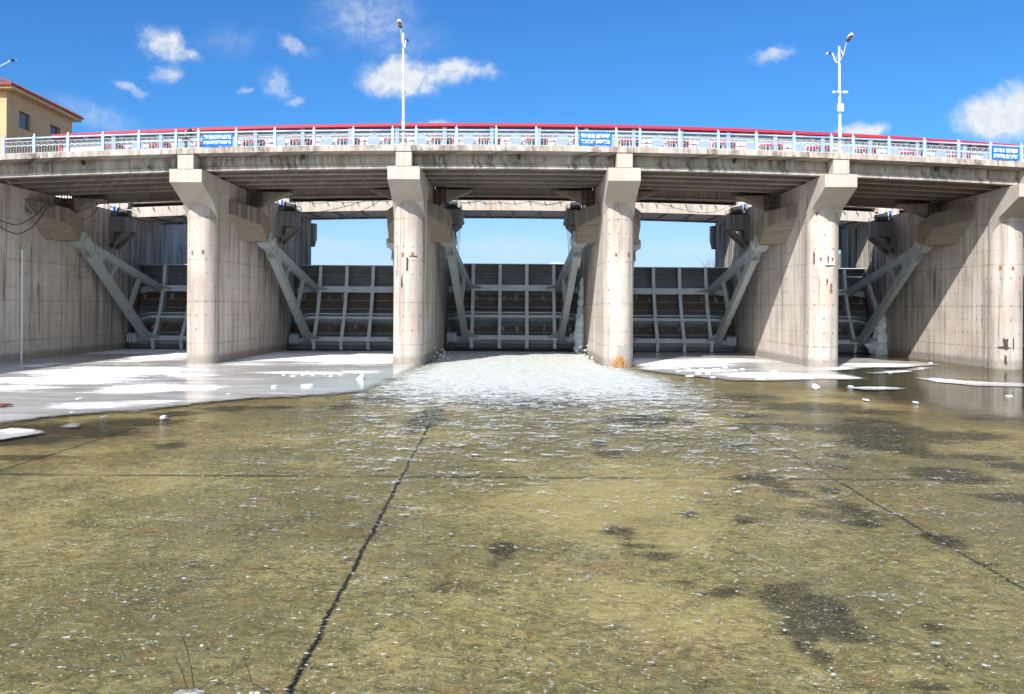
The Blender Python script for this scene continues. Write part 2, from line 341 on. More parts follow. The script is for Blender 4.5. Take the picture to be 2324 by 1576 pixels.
def bed_mat():
    m, t, b, out = newmat('apron_bed')
    pos = t.pos(); x, y, z = t.xyz(pos)[:3]
    al, brn = t.attr('algae'), t.attr('brown')
    wob = t.n('ShaderNodeTexNoise'); t.set(wob.inputs['Vector'], pos); wob.inputs['Scale'].default_value = 3.2; wob.inputs['Detail'].default_value = 4
    p2 = t.vm('ADD', pos, t.vm('MULTIPLY', t.vm('SUBTRACT', wob.outputs['Color'], (0.5, 0.5, 0.5)), (0.45, 0.35, 0.0)))
    n1 = t.noise(p2, 0.33, 5, 0.6); n2 = t.noise(t.scale(p2, 1.0, 1.0, 1.0), 2.4, 6, 0.68); n3 = t.noise(p2, 9.0, 5, 0.7)
    c = t.mix(t.rng(n1, 0.35, 0.65), (0.37, 0.305, 0.150), (0.235, 0.208, 0.090))
    c = t.mix(t.rng(t.noise(p2, 0.8, 4, 0.6), 0.5, 0.70, 0.0, 0.75), c, (0.43, 0.37, 0.19))
    c = t.mix(t.m('MULTIPLY', brn, 0.9), c, t.mix(t.rng(n2, 0.3, 0.7), (0.33, 0.215, 0.125), (0.21, 0.14, 0.085)))
    c = t.mix(t.rng(n2, 0.45, 0.66, 0.0, 0.62), c, (0.12, 0.108, 0.05))
    c = t.mix(t.rng(n3, 0.49, 0.66, 0.0, 0.8), c, (0.075, 0.072, 0.034))
    n4 = t.noise(p2, 24.0, 3, 0.6)
    c = t.mix(t.rng(n4, 0.56, 0.68, 0.0, 0.7), c, (0.06, 0.052, 0.022))
    c = t.mix(t.rng(n4, 0.42, 0.32, 0.0, 0.6), c, (0.56, 0.47, 0.24))
    c = t.mix(t.rng(n3, 0.46, 0.30, 0.0, 0.8), c, (0.52, 0.43, 0.20))
    vo = t.n('ShaderNodeTexVoronoi'); t.set(vo.inputs['Vector'], t.scale(p2, 1.0, 1.0, 0.0)); vo.inputs['Scale'].default_value = 6.5
    vv = t.xyz(vo.outputs['Color'])[0]
    c = t.mix(t.rng(vv, 0.55, 1.0, 0.0, 0.16), c, (0.075, 0.068, 0.030))
    c = t.mix(t.rng(vv, 0.30, 0.0, 0.0, 0.20), c, (0.52, 0.44, 0.22))
    lz = t.noise(t.vm('ADD', p2, (13.0, 4.0, 0.0)), 0.16, 4, 0.6)
    c = t.mix(t.rng(lz, 0.44, 0.60, 0.0, 0.85), c, t.mix(0.65, c, (0.14, 0.128, 0.075)))
    c = t.mix(t.rng(lz, 0.47, 0.33, 0.0, 0.6), c, (0.50, 0.415, 0.20))
    pb = t.noise(p2, 0.55, 5, 0.65)
    c = t.mix(t.rng(pb, 0.56, 0.70, 0.0, 0.5), c, (0.115, 0.085, 0.040))
    or_ = t.noise(p2, 1.5, 4, 0.6)
    c = t.mix(t.rng(or_, 0.56, 0.72, 0.0, 0.55), c, (0.26, 0.145, 0.055))
    # dark weed: field broken up by noise
    fld = t.m('ADD', al, t.m('MULTIPLY', t.m('SUBTRACT', t.noise(t.scale(p2, 0.8, 1.3, 1), 1.7, 8, 0.78), 0.5), 2.1))
    c = t.mix(t.m('MULTIPLY', t.rng(fld, 0.16, 0.55, 0.0, 0.98), t.rng(n3, 0.62, 0.36, 0.62, 1.0)), c, t.mix(t.rng(n2, 0.3, 0.7), (0.016, 0.018, 0.014), (0.055, 0.045, 0.024)))
    # joints between the slabs
    jw = t.m('MULTIPLY', t.m('SUBTRACT', t.noise(pos, 7.0, 6, 0.85), 0.5), 0.24)
    ji = t.m('MULTIPLY', t.m('SUBTRACT', t.noise(pos, 0.7, 3), 0.5), 0.12)
    for (x0, sl, w_, y0, y1, dk) in ((-2.04, -0.026, 0.025, -20, 33, 1.0), (6.95, 0.025, 0.022, -20, 30.5, 0.85), (-12.1, 0.0, 0.03, -20, 36, 0.7)):
        dx = t.m('ABSOLUTE', t.m('ADD', t.m('SUBTRACT', x, t.m('MULTIPLY_ADD', y, sl, x0)), t.m('ADD', jw, ji)))
        k = t.m('MULTIPLY', t.rng(dx, w_ * 2.2, w_ * 0.6), t.m('MULTIPLY', t.m('GREATER_THAN', y, y0), t.rng(y, y1, y1 - 3)))
        c = t.mix(t.m('MULTIPLY', k, dk), c, (0.010, 0.012, 0.009))
    dy = t.m('ABSOLUTE', t.m('ADD', t.m('SUBTRACT', y, 20.0), t.m('ADD', jw, ji)))
    c = t.mix(t.m('MULTIPLY', t.rng(dy, 0.16, 0.05), t.rng(n1, 0.35, 0.6, 0.25, 0.75)), c, (0.03, 0.028, 0.016))
    t.set(b.inputs['Base Color'], c); b.inputs['Roughness'].default_value = 0.95; b.inputs['Specular IOR Level'].default_value = 0.1
    t.set(b.inputs['Normal'], t.bump(n3, 0.6, 0.06))
bed_mat()

def water_mat():
    m, t, b, out = newmat('water')
    t.t.nodes.remove(b)
    pos = t.pos(); foam, calm = t.attr('foam'), t.attr('calm')
    q = t.scale(pos, 1.0, 1.9, 1.0)
    h1 = t.noise(q, 1.7, 4, 0.6, 0.6); h2 = t.noise(q, 6.5, 4, 0.65, 0.5)
    h = t.m('ADD', t.m('MULTIPLY', h1, 0.07), t.m('MULTIPLY', h2, 0.045))
    h = t.m('MULTIPLY', h, t.rng(calm, 0.0, 1.0, 1.0, 0.035))
    nrm = t.bump(h, 1.0, 1.0)
    fr = t.n('ShaderNodeFresnel'); fr.inputs[0].default_value = 1.33; t.set(fr.inputs['Normal'], nrm)
    frv = t.m('MULTIPLY', fr.outputs[0], t.rng(calm, 0.0, 1.0, 0.38, 0.75), clamp=True)
    tr = t.n('ShaderNodeBsdfTransparent'); tr.inputs[0].default_value = (0.95, 0.95, 0.855, 1)
    gl = t.n('ShaderNodeBsdfGlossy'); gl.inputs['Roughness'].default_value = 0.06; gl.inputs['Color'].default_value = (0.95, 0.97, 1, 1); t.set(gl.inputs['Normal'], nrm)
    mx = t.n('ShaderNodeMixShader'); t.set(mx.inputs[0], frv); t.t.links.new(tr.outputs[0], mx.inputs[1]); t.t.links.new(gl.outputs[0], mx.inputs[2])
    # foam: dense sheets near the gate breaking into flecks, some painting glints
    f1 = t.noise(t.scale(pos, 1.0, 1.5, 1.0), 2.3, 8, 0.72, 0.9)
    fine = t.noise(t.scale(pos, 1.0, 1.6, 1.0), 8.5, 5, 0.7)
    f1 = t.m('ADD', t.m('MULTIPLY', f1, 0.55), t.m('MULTIPLY', fine, 0.45))
    f2 = t.noise(t.scale(pos, 1.0, 1.6, 1.0), 0.7, 3, 0.6)
    v = t.n('ShaderNodeTexNoise'); v.noise_type = 'RIDGED_MULTIFRACTAL' if hasattr(v, 'noise_type') else None
    t.set(v.inputs['Vector'], t.scale(pos, 1.0, 1.7, 1.0)); v.inputs['Scale'].default_value = 1.6; v.inputs['Detail'].default_value = 5
    thr = t.rng(foam, 0.0, 1.0, 0.645, 0.29, smooth=False)
    fm = t.rng(t.m('SUBTRACT', t.m('ADD', f1, t.m('MULTIPLY', t.m('SUBTRACT', f2, 0.5), 0.25)), thr), 0.0, 0.11)
    milky = t.m('MULTIPLY', t.rng(foam, 0.60, 1.0, 0.0, 0.9), t.rng(f2, 0.25, 0.6, 0.75, 1.0))
    fm = t.m('MAXIMUM', fm, milky)
    fl = t.noise(t.scale(pos, 1.0, 1.25, 1.0), 8.0, 3, 0.62); fl2 = t.noise(t.scale(pos, 1.0, 1.4, 1.0), 21.0, 2, 0.6)
    flk = t.m('MAXIMUM', t.m('MULTIPLY', t.rng(t.m('ADD', fl, t.m('MULTIPLY', t.m('SUBTRACT', f2, 0.5), 0.14)), 0.635, 0.68), 0.85), t.rng(fl2, 0.658, 0.70))  # white flecks: foam specks, and sun glints put into the colour
    flk = t.m('MULTIPLY', flk, t.rng(t.attr('still'), 0.1, 0.6, 1.0, 0.0))
    fm = t.m('MAXIMUM', t.m('MULTIPLY', fm, 0.95), flk, clamp=True)
    df = t.n('ShaderNodeBsdfPrincipled'); df.inputs['Roughness'].default_value = 0.55
    t.set(df.inputs['Base Color'], t.mix(t.rng(f1, 0.36, 0.66), (0.40, 0.44, 0.40), (0.80, 0.815, 0.805)))
    t.set(df.inputs['Normal'], t.bump(t.m('ADD', f1, t.m('MULTIPLY', h2, 0.5)), 0.8, 0.16))
    m2 = t.n('ShaderNodeMixShader'); t.set(m2.inputs[0], fm); t.t.links.new(mx.outputs[0], m2.inputs[1]); t.t.links.new(df.outputs[0], m2.inputs[2])
    t.t.links.new(m2.outputs[0], out.inputs[0])
water_mat()

def ice_mat():
    m, t, b, out = newmat('ice')
    edg = t.attr('edge')
    pos = t.pos(); sn, mk = t.attr('snow'), t.attr('milky')
    n1 = t.noise(t.scale(pos, 0.30, 0.95, 1.0), 0.8, 6, 0.65, 0.4); n2 = t.noise(pos, 1.9, 6, 0.7)
    c = t.mix(t.rng(n1, 0.35, 0.68), (0.36, 0.34, 0.315), (0.55, 0.54, 0.525))
    c = t.mix(t.rng(mk, 0.2, 0.9, 0.0, 0.8), c, (0.50, 0.56, 0.52))
    n3 = t.noise(t.scale(pos, 1.0, 2.2, 1.0), 6.0, 5, 0.7)
    s = t.m('ADD', sn, t.m('ADD', t.m('MULTIPLY', t.m('SUBTRACT', n1, 0.5), 1.5), t.m('ADD', t.m('MULTIPLY', t.m('SUBTRACT', n2, 0.5), 0.8), t.m('MULTIPLY', t.m('SUBTRACT', n3, 0.5), 0.5))))
    k = t.rng(s, 0.15, 0.90)
    c = t.mix(k, c, (0.86, 0.875, 0.90))
    t.set(b.inputs['Base Color'], c)
    t.set(b.inputs['Roughness'], t.rng(k, 0.0, 1.0, 0.18, 0.85))
    trn = t.n('ShaderNodeBsdfTransparent'); mxs = t.n('ShaderNodeMixShader')
    ef = t.m('ADD', edg, t.m('ADD', t.m('MULTIPLY', t.m('SUBTRACT', n2, 0.5), 1.1), t.m('MULTIPLY', t.m('SUBTRACT', n3, 0.5), 0.7)))
    t.set(mxs.inputs[0], t.rng(ef, 0.05, 0.75, 0.0, 1.0)); t.t.links.new(trn.outputs[0], mxs.inputs[1]); t.t.links.new(b.outputs[0], mxs.inputs[2]); t.t.links.new(mxs.outputs[0], out.inputs[0])
    t.set(b.inputs['Normal'], t.bump(t.m('ADD', t.m('MULTIPLY', n2, k), t.m('MULTIPLY', n1, 0.03)), 0.5, 0.05))
ice_mat()

def lump_ice():
    m, t, b, out = newmat('white_ice')
    n = t.noise(t.pos(), 4.0, 5, 0.6)
    t.set(b.inputs['Base Color'], t.mix(t.rng(n, 0.35, 0.7), (0.86, 0.88, 0.91), (0.62, 0.70, 0.76)))
    b.inputs['Roughness'].default_value = 0.45
    t.set(b.inputs['Normal'], t.bump(n, 0.5, 0.06))
lump_ice()


# ------------------------------------------------------------------ mesh helpers
class MB:
    def __init__(s):
        s.v, s.f = [], []
    def add(s, vs, fs):
        o = len(s.v); s.v += [Vector(q) for q in vs]; s.f += [tuple(i + o for i in f) for f in fs]; return s
    def box(s, x0, x1, y0, y1, z0, z1):
        return s.hexa([(x0, y0, z0), (x1, y0, z0), (x1, y1, z0), (x0, y1, z0), (x0, y0, z1), (x1, y0, z1), (x1, y1, z1), (x0, y1, z1)])
    def hexa(s, p):
        return s.add(p, [(0, 3, 2, 1), (4, 5, 6, 7), (0, 1, 5, 4), (1, 2, 6, 5), (2, 3, 7, 6), (3, 0, 4, 7)])
    def prism(s, poly, axis, a, b):
        """poly in the plane across the axis, extruded from a to b"""
        n = len(poly)
        def mk(p, q):
            return {'x': (q, p[0], p[1]), 'y': (p[0], q, p[1]), 'z': (p[0], p[1], q)}[axis]
        vs = [mk(p, a) for p in poly] + [mk(p, b) for p in poly]
        return s.add(vs, [tuple(range(n - 1, -1, -1)), tuple(range(n, 2 * n))] + [(i, (i + 1) % n, n + (i + 1) % n, n + i) for i in range(n)])
    def beam(s, a, b, w, h, up=(0, 0, 1)):
        """bar with a rectangular section from a to b"""
        a, b = Vector(a), Vector(b); d = (b - a).normalized(); up = Vector(up)
        sx = d.cross(up)
        if sx.length < 1e-4: sx = d.cross(Vector((0, 1, 0)))
        sx.normalize(); sz = sx.cross(d).normalized(); sx *= w / 2; sz *= h / 2
        return s.hexa([a - sx - sz, a + sx - sz, a + sx + sz, a - sx + sz, b - sx - sz, b + sx - sz, b + sx + sz, b - sx + sz])
    def tube(s, pts, r, n=8, r1=None, caps=True):
        pts = [Vector(p) for p in pts]; k = len(pts); vs = []; ref = None
        for i, p in enumerate(pts):
            d = (pts[min(i + 1, k - 1)] - pts[max(i - 1, 0)]).normalized()
            if ref is None:
                ref = Vector((0, 0, 1)) if abs(d.z) < 0.9 else Vector((1, 0, 0))
            a = d.cross(ref).normalized(); b = a.cross(d).normalized(); ref = b
            rr = r if r1 is None else r + (r1 - r) * i / max(k - 1, 1)
            if isinstance(r, (list, tuple)): rr = r[i]
            vs += [p + (a * math.cos(2 * math.pi * j / n) + b * math.sin(2 * math.pi * j / n)) * rr for j in range(n)]
        fs = [(i * n + j, i * n + (j + 1) % n, (i + 1) * n + (j + 1) % n, (i + 1) * n + j) for i in range(k - 1) for j in range(n)]
        if caps: fs += [tuple(range(n - 1, -1, -1)), tuple((k - 1) * n + j for j in range(n))]
        return s.add(vs, fs)
    def lathe(s, c, prof, n=16):
        """profile (radius, height) turned about a vertical axis at c"""
        c = Vector(c); vs = [c + Vector((r * math.cos(2 * math.pi * j / n), r * math.sin(2 * math.pi * j / n), z)) for r, z in prof for j in range(n)]
        k = len(prof)
        fs = [(i * n + j, i * n + (j + 1) % n, (i + 1) * n + (j + 1) % n, (i + 1) * n + j) for i in range(k - 1) for j in range(n)]
        fs += [tuple(range(n - 1, -1, -1)), tuple((k - 1) * n + j for j in range(n))]
        return s.add(vs, fs)
    def blob(s, c, rx, ry, rz, amp=0.25, fr=1.2, seed=0.0, sub=3):
        bm = bmesh.new(); bmesh.ops.create_icosphere(bm, subdivisions=sub, radius=1.0)
        vs = []
        for v in bm.verts:
            k = 1 + amp * noise.fractal(v.co * fr + Vector((seed, seed * 1.7, 0)), 1.0, 2.0, 3)
            vs.append(Vector(c) + Vector((v.co.x * rx * k, v.co.y * ry * k, v.co.z * rz * k)))
        bm.verts.index_update()
        fs = [tuple(v.index for v in f.verts) for f in bm.faces]; bm.free()
        return s.add(vs, fs)
    def sheet(s, xs, y0, y1, z0, z1, fz=cz):
        """long box along x whose height follows fz"""
        for a, b in zip(xs[:-1], xs[1:]):
            za, zb = fz(a), fz(b)
            s.hexa([(a, y0, z0 + za), (b, y0, z0 + zb), (b, y1, z0 + zb), (a, y1, z0 + za), (a, y0, z1 + za), (b, y0, z1 + zb), (b, y1, z1 + zb), (a, y1, z1 + za)])
        return s
    def loft(s, xs, poly, fz=cz):
        """profile (y, z) swept along x, height following fz, one closed skin"""
        n = len(poly); k = len(xs)
        vs = [(x, p[0], p[1] + fz(x)) for x in xs for p in poly]
        fs = [(i * n + j, i * n + (j + 1) % n, (i + 1) * n + (j + 1) % n, (i + 1) * n + j) for i in range(k - 1) for j in range(n)]
        fs += [tuple(range(n - 1, -1, -1)), tuple((k - 1) * n + j for j in range(n))]
        return s.add(vs, fs)
    def build(s, name, mat, parent=None, smooth=False, bevel=0.0):
        off = Vector((0, 0, 0)); p = parent
        while p is not None:
            off += p.location; p = p.parent
        me = bpy.data.meshes.new(name)
        me.from_pydata([v - off for v in s.v], [], s.f); me.validate()
        bm = bmesh.new(); bm.from_mesh(me); bmesh.ops.recalc_face_normals(bm, faces=bm.faces); bm.to_mesh(me); bm.free()
        o = bpy.data.objects.new(name, me); COL.objects.link(o)
        me.materials.append(MAT[mat])
        if smooth:
            for f in me.polygons: f.use_smooth = True
            try: me.set_sharp_from_angle(angle=R(35))
            except Exception: pass
        if bevel:
            md = o.modifiers.new('bevel', 'BEVEL'); md.width = bevel; md.segments = 2; md.limit_method = 'ANGLE'
        if parent is not None: o.parent = parent
        return o

def span(a, b, n):
    return [a + (b - a) * i / n for i in range(n + 1)]
def tag(o, label=None, cat=None, group=None, kind=None):
    if label: o['label'] = label
    if cat: o['category'] = cat
    if group: o['group'] = group
    if kind: o['kind'] = kind
    return o
def thing(name, label, cat, loc, group=None):
    o = bpy.data.objects.new(name, None); COL.objects.link(o); o.location = loc; o.empty_display_size = 0.5
    return tag(o, label, cat, group)
def copy_tree(o, parent=None):
    c = o.copy(); COL.objects.link(c)
    if parent is not None:
        c.parent = parent; c.matrix_parent_inverse = o.matrix_parent_inverse.copy()
    for ch in list(o.children): copy_tree(ch, c)
    return c


# ------------------------------------------------------------------ layout
PX = [-20.66, -6.95, 6.95, 20.57, 32.80, 46.7]            # pier centres
HW = 0.95                                                 # half thickness of a pier wall
LW = -33.8                                                # inner face of the left abutment
FRONT, BACK = 57.6, 84.1
ORD = ['leftmost', 'second', 'third', 'fourth', 'fifth', 'sixth']

# ------------------------------------------------------------------ piers
def wall_fittings(root, xw, sgn, dz):
    """trunnion block and hoist ledge standing out from a wall face at xw towards sgn"""
    def q(p, y, z): return (xw + sgn * p, y, z)
    b = MB()
    vs = [q(-0.02, 59.6, 11.2), q(-0.02, 59.6, 10.25), q(-0.02, 62.2, 8.55), q(-0.02, 65.6, 8.6), q(-0.02, 65.6, 10.4),
          q(1.34, 63.0, 10.9), q(1.34, 63.0, 9.72), q(1.34, 64.4, 8.62), q(1.34, 65.3, 9.0), q(1.34, 65.3, 10.3)]
    b.add(vs, [(0, 1, 6, 5), (1, 2, 7, 6), (2, 3, 8, 7), (3, 4, 9, 8), (4, 0, 5, 9), (5, 6, 7, 8, 9), (0, 4, 3, 2, 1)])
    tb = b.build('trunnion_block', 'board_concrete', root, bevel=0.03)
    tb.data.materials.append(MAT['block_shaded'])
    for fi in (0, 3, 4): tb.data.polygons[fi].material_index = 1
    l = MB(); y0, y1 = 72.1, 73.8
    plan = [(xw - sgn * 0.02, y0), (xw + sgn * 1.45, y0), (xw + sgn * 1.78, y0 + 0.7), (xw + sgn * 1.5, y1), (xw - sgn * 0.02, y1)]
    l.prism(plan, 'z', 11.14 + dz, 12.06 + dz)
    plan2 = [(xw - sgn * 0.02, y0 - 0.06), (xw + sgn * 1.49, y0 - 0.06), (xw + sgn * 1.84, y0 + 0.68), (xw + sgn * 1.55, y1 + .05), (xw - sgn * 0.02, y1 + .05)]
    l.prism(plan2, 'z', 10.82 + dz, 11.137 + dz)
    lo = l.build('hoist_ledge', 'ledge_concrete', root, bevel=0.015)
    for yy in (y0 + 0.05, y1 - 0.45):
        s = MB(); s.box(*sorted((xw - sgn * 0.02, xw + sgn * 0.3)), yy, yy + 0.34, 9.4 + dz, 10.818 + dz)
        s.beam((xw + sgn * 0.16, yy + 0.17, 9.6 + dz), (xw + sgn * 1.55, yy + 0.17, 10.81 + dz), 0.3, 0.34, up=(0, 1, 0))
        s.build('strut', 'ledge_concrete', lo)

PIER_LAB = ['concrete pier with rust-stained round column, left of the second radial gate', 'concrete pier on the left of the foaming open gate, tall lamp post above it',
            'concrete pier right of the foaming gate with dry orange grass at its foot', 'concrete pier under the lamp post carrying cameras, white repair patches on its column',
            'concrete pier nearest the right frame edge with black smudges low on its column', 'concrete pier ending the bay cut off by the right frame edge']
def make_pier(i, xc):
    dz = cz(xc)
    r = thing('bridge_pier', PIER_LAB[i], 'bridge pier', (xc, FRONT, 0), 'piers of the sluice bridge')
    w = MB()
    w.prism([(FRONT, -0.7), (BACK, -0.7), (BACK, 14.2 + dz), (75.6, 14.2 + dz), (75.6, 12.68 + dz), (FRONT, 12.68 + dz)], 'x', xc - HW, xc + HW)
    w.build('wall', 'pier_concrete', r)
    # rounded nose columns downstream and the slotted upstream end
    c = MB(); c.lathe((xc, FRONT, 0), [(1.03, -0.7), (1.03, 11.6 + dz), (0.9, 12.2 + dz)], 128)
    c.build('column', 'column_concrete', r, smooth=True)
    cp = MB()
    cp.prism([(54.3, 11.9 + dz), (54.3, 12.72 + dz), (57.55, 12.72 + dz), (57.55, 9.6 + dz), (56.62, 10.8 + dz)], 'x', xc - 1.02, xc + 1.02)
    cp.build('bracket', 'beam_concrete', r, bevel=0.02)
    pd = MB(); pd.box(xc - 0.5, xc + 0.5, 54.27, 70.7, 12.724 + dz, 13.655 + dz)
    pd.build('pedestal', 'beam_concrete', r, bevel=0.015)
    sl = MB(); sl.sheet(span(xc - 0.53, xc + 0.53, 2), 54.2, 70.8, 13.66, 14.03)
    sl.build('joint_slab', 'deck_concrete', r)
    for sgn in (-1, 1):
        wall_fittings(r, xc + sgn * HW, sgn, dz)
        g = MB(); xx = xc + sgn * HW     # steel guide beside the gate and the stop-log slots behind it
        g.box(*sorted((xx - sgn * 0.01, xx + sgn * 0.06)), 80.2, 80.75, -0.5, 12.3 + dz)
        g.build('slot_lining', 'dark_steel', r)
        gg = MB(); gg.box(*sorted((xx - sgn * 0.01, xx + sgn * 0.12)), 81.9, 82.4, -0.5, 12.2 + dz)
        gg.build('guide_rib', 'pier_concrete', r)
    k = MB(); k.prism([(BACK - 0.01, 9.6), (BACK + 0.9, 10.5), (BACK + 0.9, 11.9), (BACK - 0.01, 11.9)], 'x', xc - 1.3, xc + 1.3)
    k.build('upstream_corbel', 'pier_concrete', r)
    return r
PIERS = [make_pier(i, xc) for i, xc in enumerate(PX)]

paint('stain_black', (0.035, 0.033, 0.03), (0.12, 0.11, 0.10), 0.6, 0.9, scale=5.0)
paint('stain_rust', (0.20, 0.10, 0.06), (0.10, 0.05, 0.035), 0.6, 0.9, scale=5.0)
paint('patch_white', (0.52, 0.49, 0.455), (0.42, 0.39, 0.36), 0.5, 0.9, scale=3.0)
paint('patch_grey', (0.27, 0.26, 0.24), (0.36, 0.34, 0.31), 0.7, 0.9, scale=3.0)
def col_patch(i, px, py, w, h, mat, name, jag=0.3, seed=0.0, off=0.004):
    r = PIERS[i]; xc = PX[i]; c = P(px, py, FRONT - 0.95); k = (FRONT - 0.95) / F
    a0 = math.asin(max(-0.97, min(0.97, (c.x - xc) / 1.03))); n = 24; m = MB(); pts = []
    for j in range(n):
        t_ = 2 * math.pi * j / n; rr = 1 + jag * noise.fractal(Vector((math.cos(t_) * 1.6, math.sin(t_) * 1.6, seed)), 0.8, 2.0, 3)
        sq = max(abs(math.cos(t_)), abs(math.sin(t_)))
        a = a0 + math.cos(t_) / sq * w * k * .5 * rr / (1.03 * max(math.cos(a0), 0.3)); z = c.z + math.sin(t_) / sq * h * k * .5 * rr
        pts.append((a, z))
    R_ = 1.03 + off + 0.014
    cz_ = sum(p[1] for p in pts) / n; ca = sum(p[0] for p in pts) / n
    vs = []
    for f_ in (1.0, 0.8, 0.6, 0.4, 0.2): vs += [(xc + R_ * math.sin(ca + (a - ca) * f_), FRONT - R_ * math.cos(ca + (a - ca) * f_), cz_ + (z - cz_) * f_) for a, z in pts]
    vs.append((xc + R_ * math.sin(ca), FRONT - R_ * math.cos(ca), cz_))
    fs = [(q * n + j, q * n + (j + 1) % n, (q + 1) * n + (j + 1) % n, (q + 1) * n + j) for q in range(4) for j in range(n)] + [(4 * n + j, 4 * n + (j + 1) % n, 5 * n) for j in range(n)]
    m.add(vs, fs).build(name, mat, r, smooth=True)
for i, lst in enumerate((((437, 574), (461, 573)), ((914, 579), (936, 578)), ((1398, 579), (1427, 579)), ((1863, 589), (1889, 589)), ((2275, 608), (2297, 610)))):
    for q, (x, y) in enumerate(lst): col_patch(i, x, y, 5, 9, 'stain_rust', 'rust_mark', 0.5, i * 2 + q)
col_patch(3, 1872, 590, 44, 33, 'patch_white', 'repair_patch', 0.22, 4.0, 0.003)
for q, (x, y, w_, h_) in enumerate(((1851, 586, 3, 24), (1878, 590, 3, 20), (1884, 604, 26, 3), (1876, 640, 3, 16))): col_patch(3, x, y, w_, h_, 'stain_black', 'black_mark', 0.6, 8 + q, 0.006)
col_patch(3, 1885, 655, 6, 20, 'stain_rust', 'rust_mark', 0.6, 3.3); col_patch(3, 1856, 482, 5, 14, 'stain_rust', 'rust_mark', 0.5, 5.3)
for q, (x, y, w_, h_) in enumerate(((2283, 782, 9, 26), (2279, 790, 20, 5), (2283, 818, 5, 22), (2298, 780, 3, 24))): col_patch(4, x, y, w_, h_, 'stain_black', 'black_mark', 0.6, 18 + q)
for q, (x, y, w_, h_) in enumerate(((925, 600, 5, 32), (912, 640, 3, 26), (938, 582, 16, 3))): col_patch(1, x, y, w_, h_, 'stain_black', 'black_mark', 0.6, 28 + q)
col_patch(2, 1416, 802, 30, 36, 'patch_grey', 'damp_patch', 0.4, 6.0)

ab = thing('bridge_abutment', 'tall streaked concrete abutment wall at the left end of the bridge', 'abutment wall', (LW - 2, FRONT, 0))
w = MB(); dz = cz(LW)
w.prism([(53.0, -0.7), (112, -0.7), (112, 14.6 + dz), (84.1, 14.6 + dz), (75.6, 14.2 + dz), (75.6, 12.66 + dz), (53.0, 12.66 + dz)], 'x', LW - 3.0, LW)
w.build('wall', 'pier_concrete', ab)
w = MB(); w.box(LW - 1.8, LW - 0.003, 18.0, 52.99, -0.7, 9.6); w.build('guide_wall', 'pier_concrete', ab)
w = MB(); w.box(-75, LW - 3.005, 57.2, 58.4, -0.7, 13.2 + dz); w.build('wing_wall', 'pier_concrete', ab)
wall_fittings(ab, LW, 1, dz)

# ------------------------------------------------------------------ deck spans
ends = [(LW - 2.5, PX[0] - 0.56)] + [(PX[i] + 0.56, PX[i + 1] - 0.56) for i in range(5)]
bears = [(LW - 1.2, PX[0])] + [(PX[i], PX[i + 1]) for i in range(5)]
SPAN_LAB = ['concrete bridge span at the left end, landing on the abutment wall', 'concrete bridge span carrying the long ten-character blue banner', 'concrete bridge span over the open gate with white foaming water',
            'concrete bridge span with black mould streaks, right of the open gate', 'concrete bridge span between the camera lamp post and the right banner', 'concrete bridge span cut off by the right frame edge']
for i, ((a, b_), (pa, pb)) in enumerate(zip(ends, bears)):
    xm = (a + b_) / 2
    r = thing('bridge_span', SPAN_LAB[i], 'bridge span', (xm, 55, 12.7 + cz(xm)), 'spans of the road bridge')
    xs = span(a, b_, 8)
    s = MB()
    s.loft(xs, [(54.2, 13.68), (54.2, 13.78), (54.225, 13.785), (54.225, 14.03), (70.8, 14.03), (70.8, 13.68), (55.9, 13.62), (55.2, 13.62)])  # unseen rear edge extended to keep the sun off the gates
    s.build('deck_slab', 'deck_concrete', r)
    xg = span(a + 0.04 if i == 0 else pa + 0.56, pb - 0.56, 8)
    for gy in (55.5, 57.5, 59.5, 61.55, 63.6):
        g = MB(); wb, wf = 0.15, 0.28
        g.loft(xg, [(gy - wf, 12.725), (gy - wf, 12.95), (gy - wb, 13.05), (gy - wb, 13.615), (gy + wb, 13.615), (gy + wb, 13.05), (gy + wf, 12.95), (gy + wf, 12.725)])
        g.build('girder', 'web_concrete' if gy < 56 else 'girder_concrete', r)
    for fx in (0.34, 0.66):
        xd = pa + (pb - pa) * fx
        for gy in (55.5, 57.5, 59.5, 61.55):
            d = MB(); d.box(xd - 0.11, xd + 0.11, gy + 0.155, gy + 1.85, 12.98 + cz(xd), 13.55 + cz(xd)); d.build('diaphragm', 'girder_concrete', r)
    wa, wb_ = (LW if i == 0 else PX[i - 1] + HW), PX[i] - HW
    g = MB(); g.loft(span(wa, wb_, 8), [(65.9, 12.33), (65.9, 12.42), (66.0, 12.44), (66.0, 13.6), (66.45, 13.6), (66.45, 12.33)])
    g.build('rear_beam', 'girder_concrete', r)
    for sg, xw in ((1, wa), (-1, wb_)):
        h = MB(); h.prism([(xw, 11.55 + cz(xw)), (xw + sg * 0.02, 11.45 + cz(xw)), (xw + sg * 2.9, 12.62 + cz(xw)), (xw, 12.66 + cz(xw))], 'y', 64.6, 65.85)
        h.build('haunch', 'girder_concrete', r)
    # drain outlet
    d = MB(); xd = (pa + pb) / 2 + 0.3; d.box(xd - .07, xd + .07, 55.0, 55.3, 13.35 + cz(xd), 13.6 + cz(xd)); d.build('drain_outlet', 'dark_steel', r)

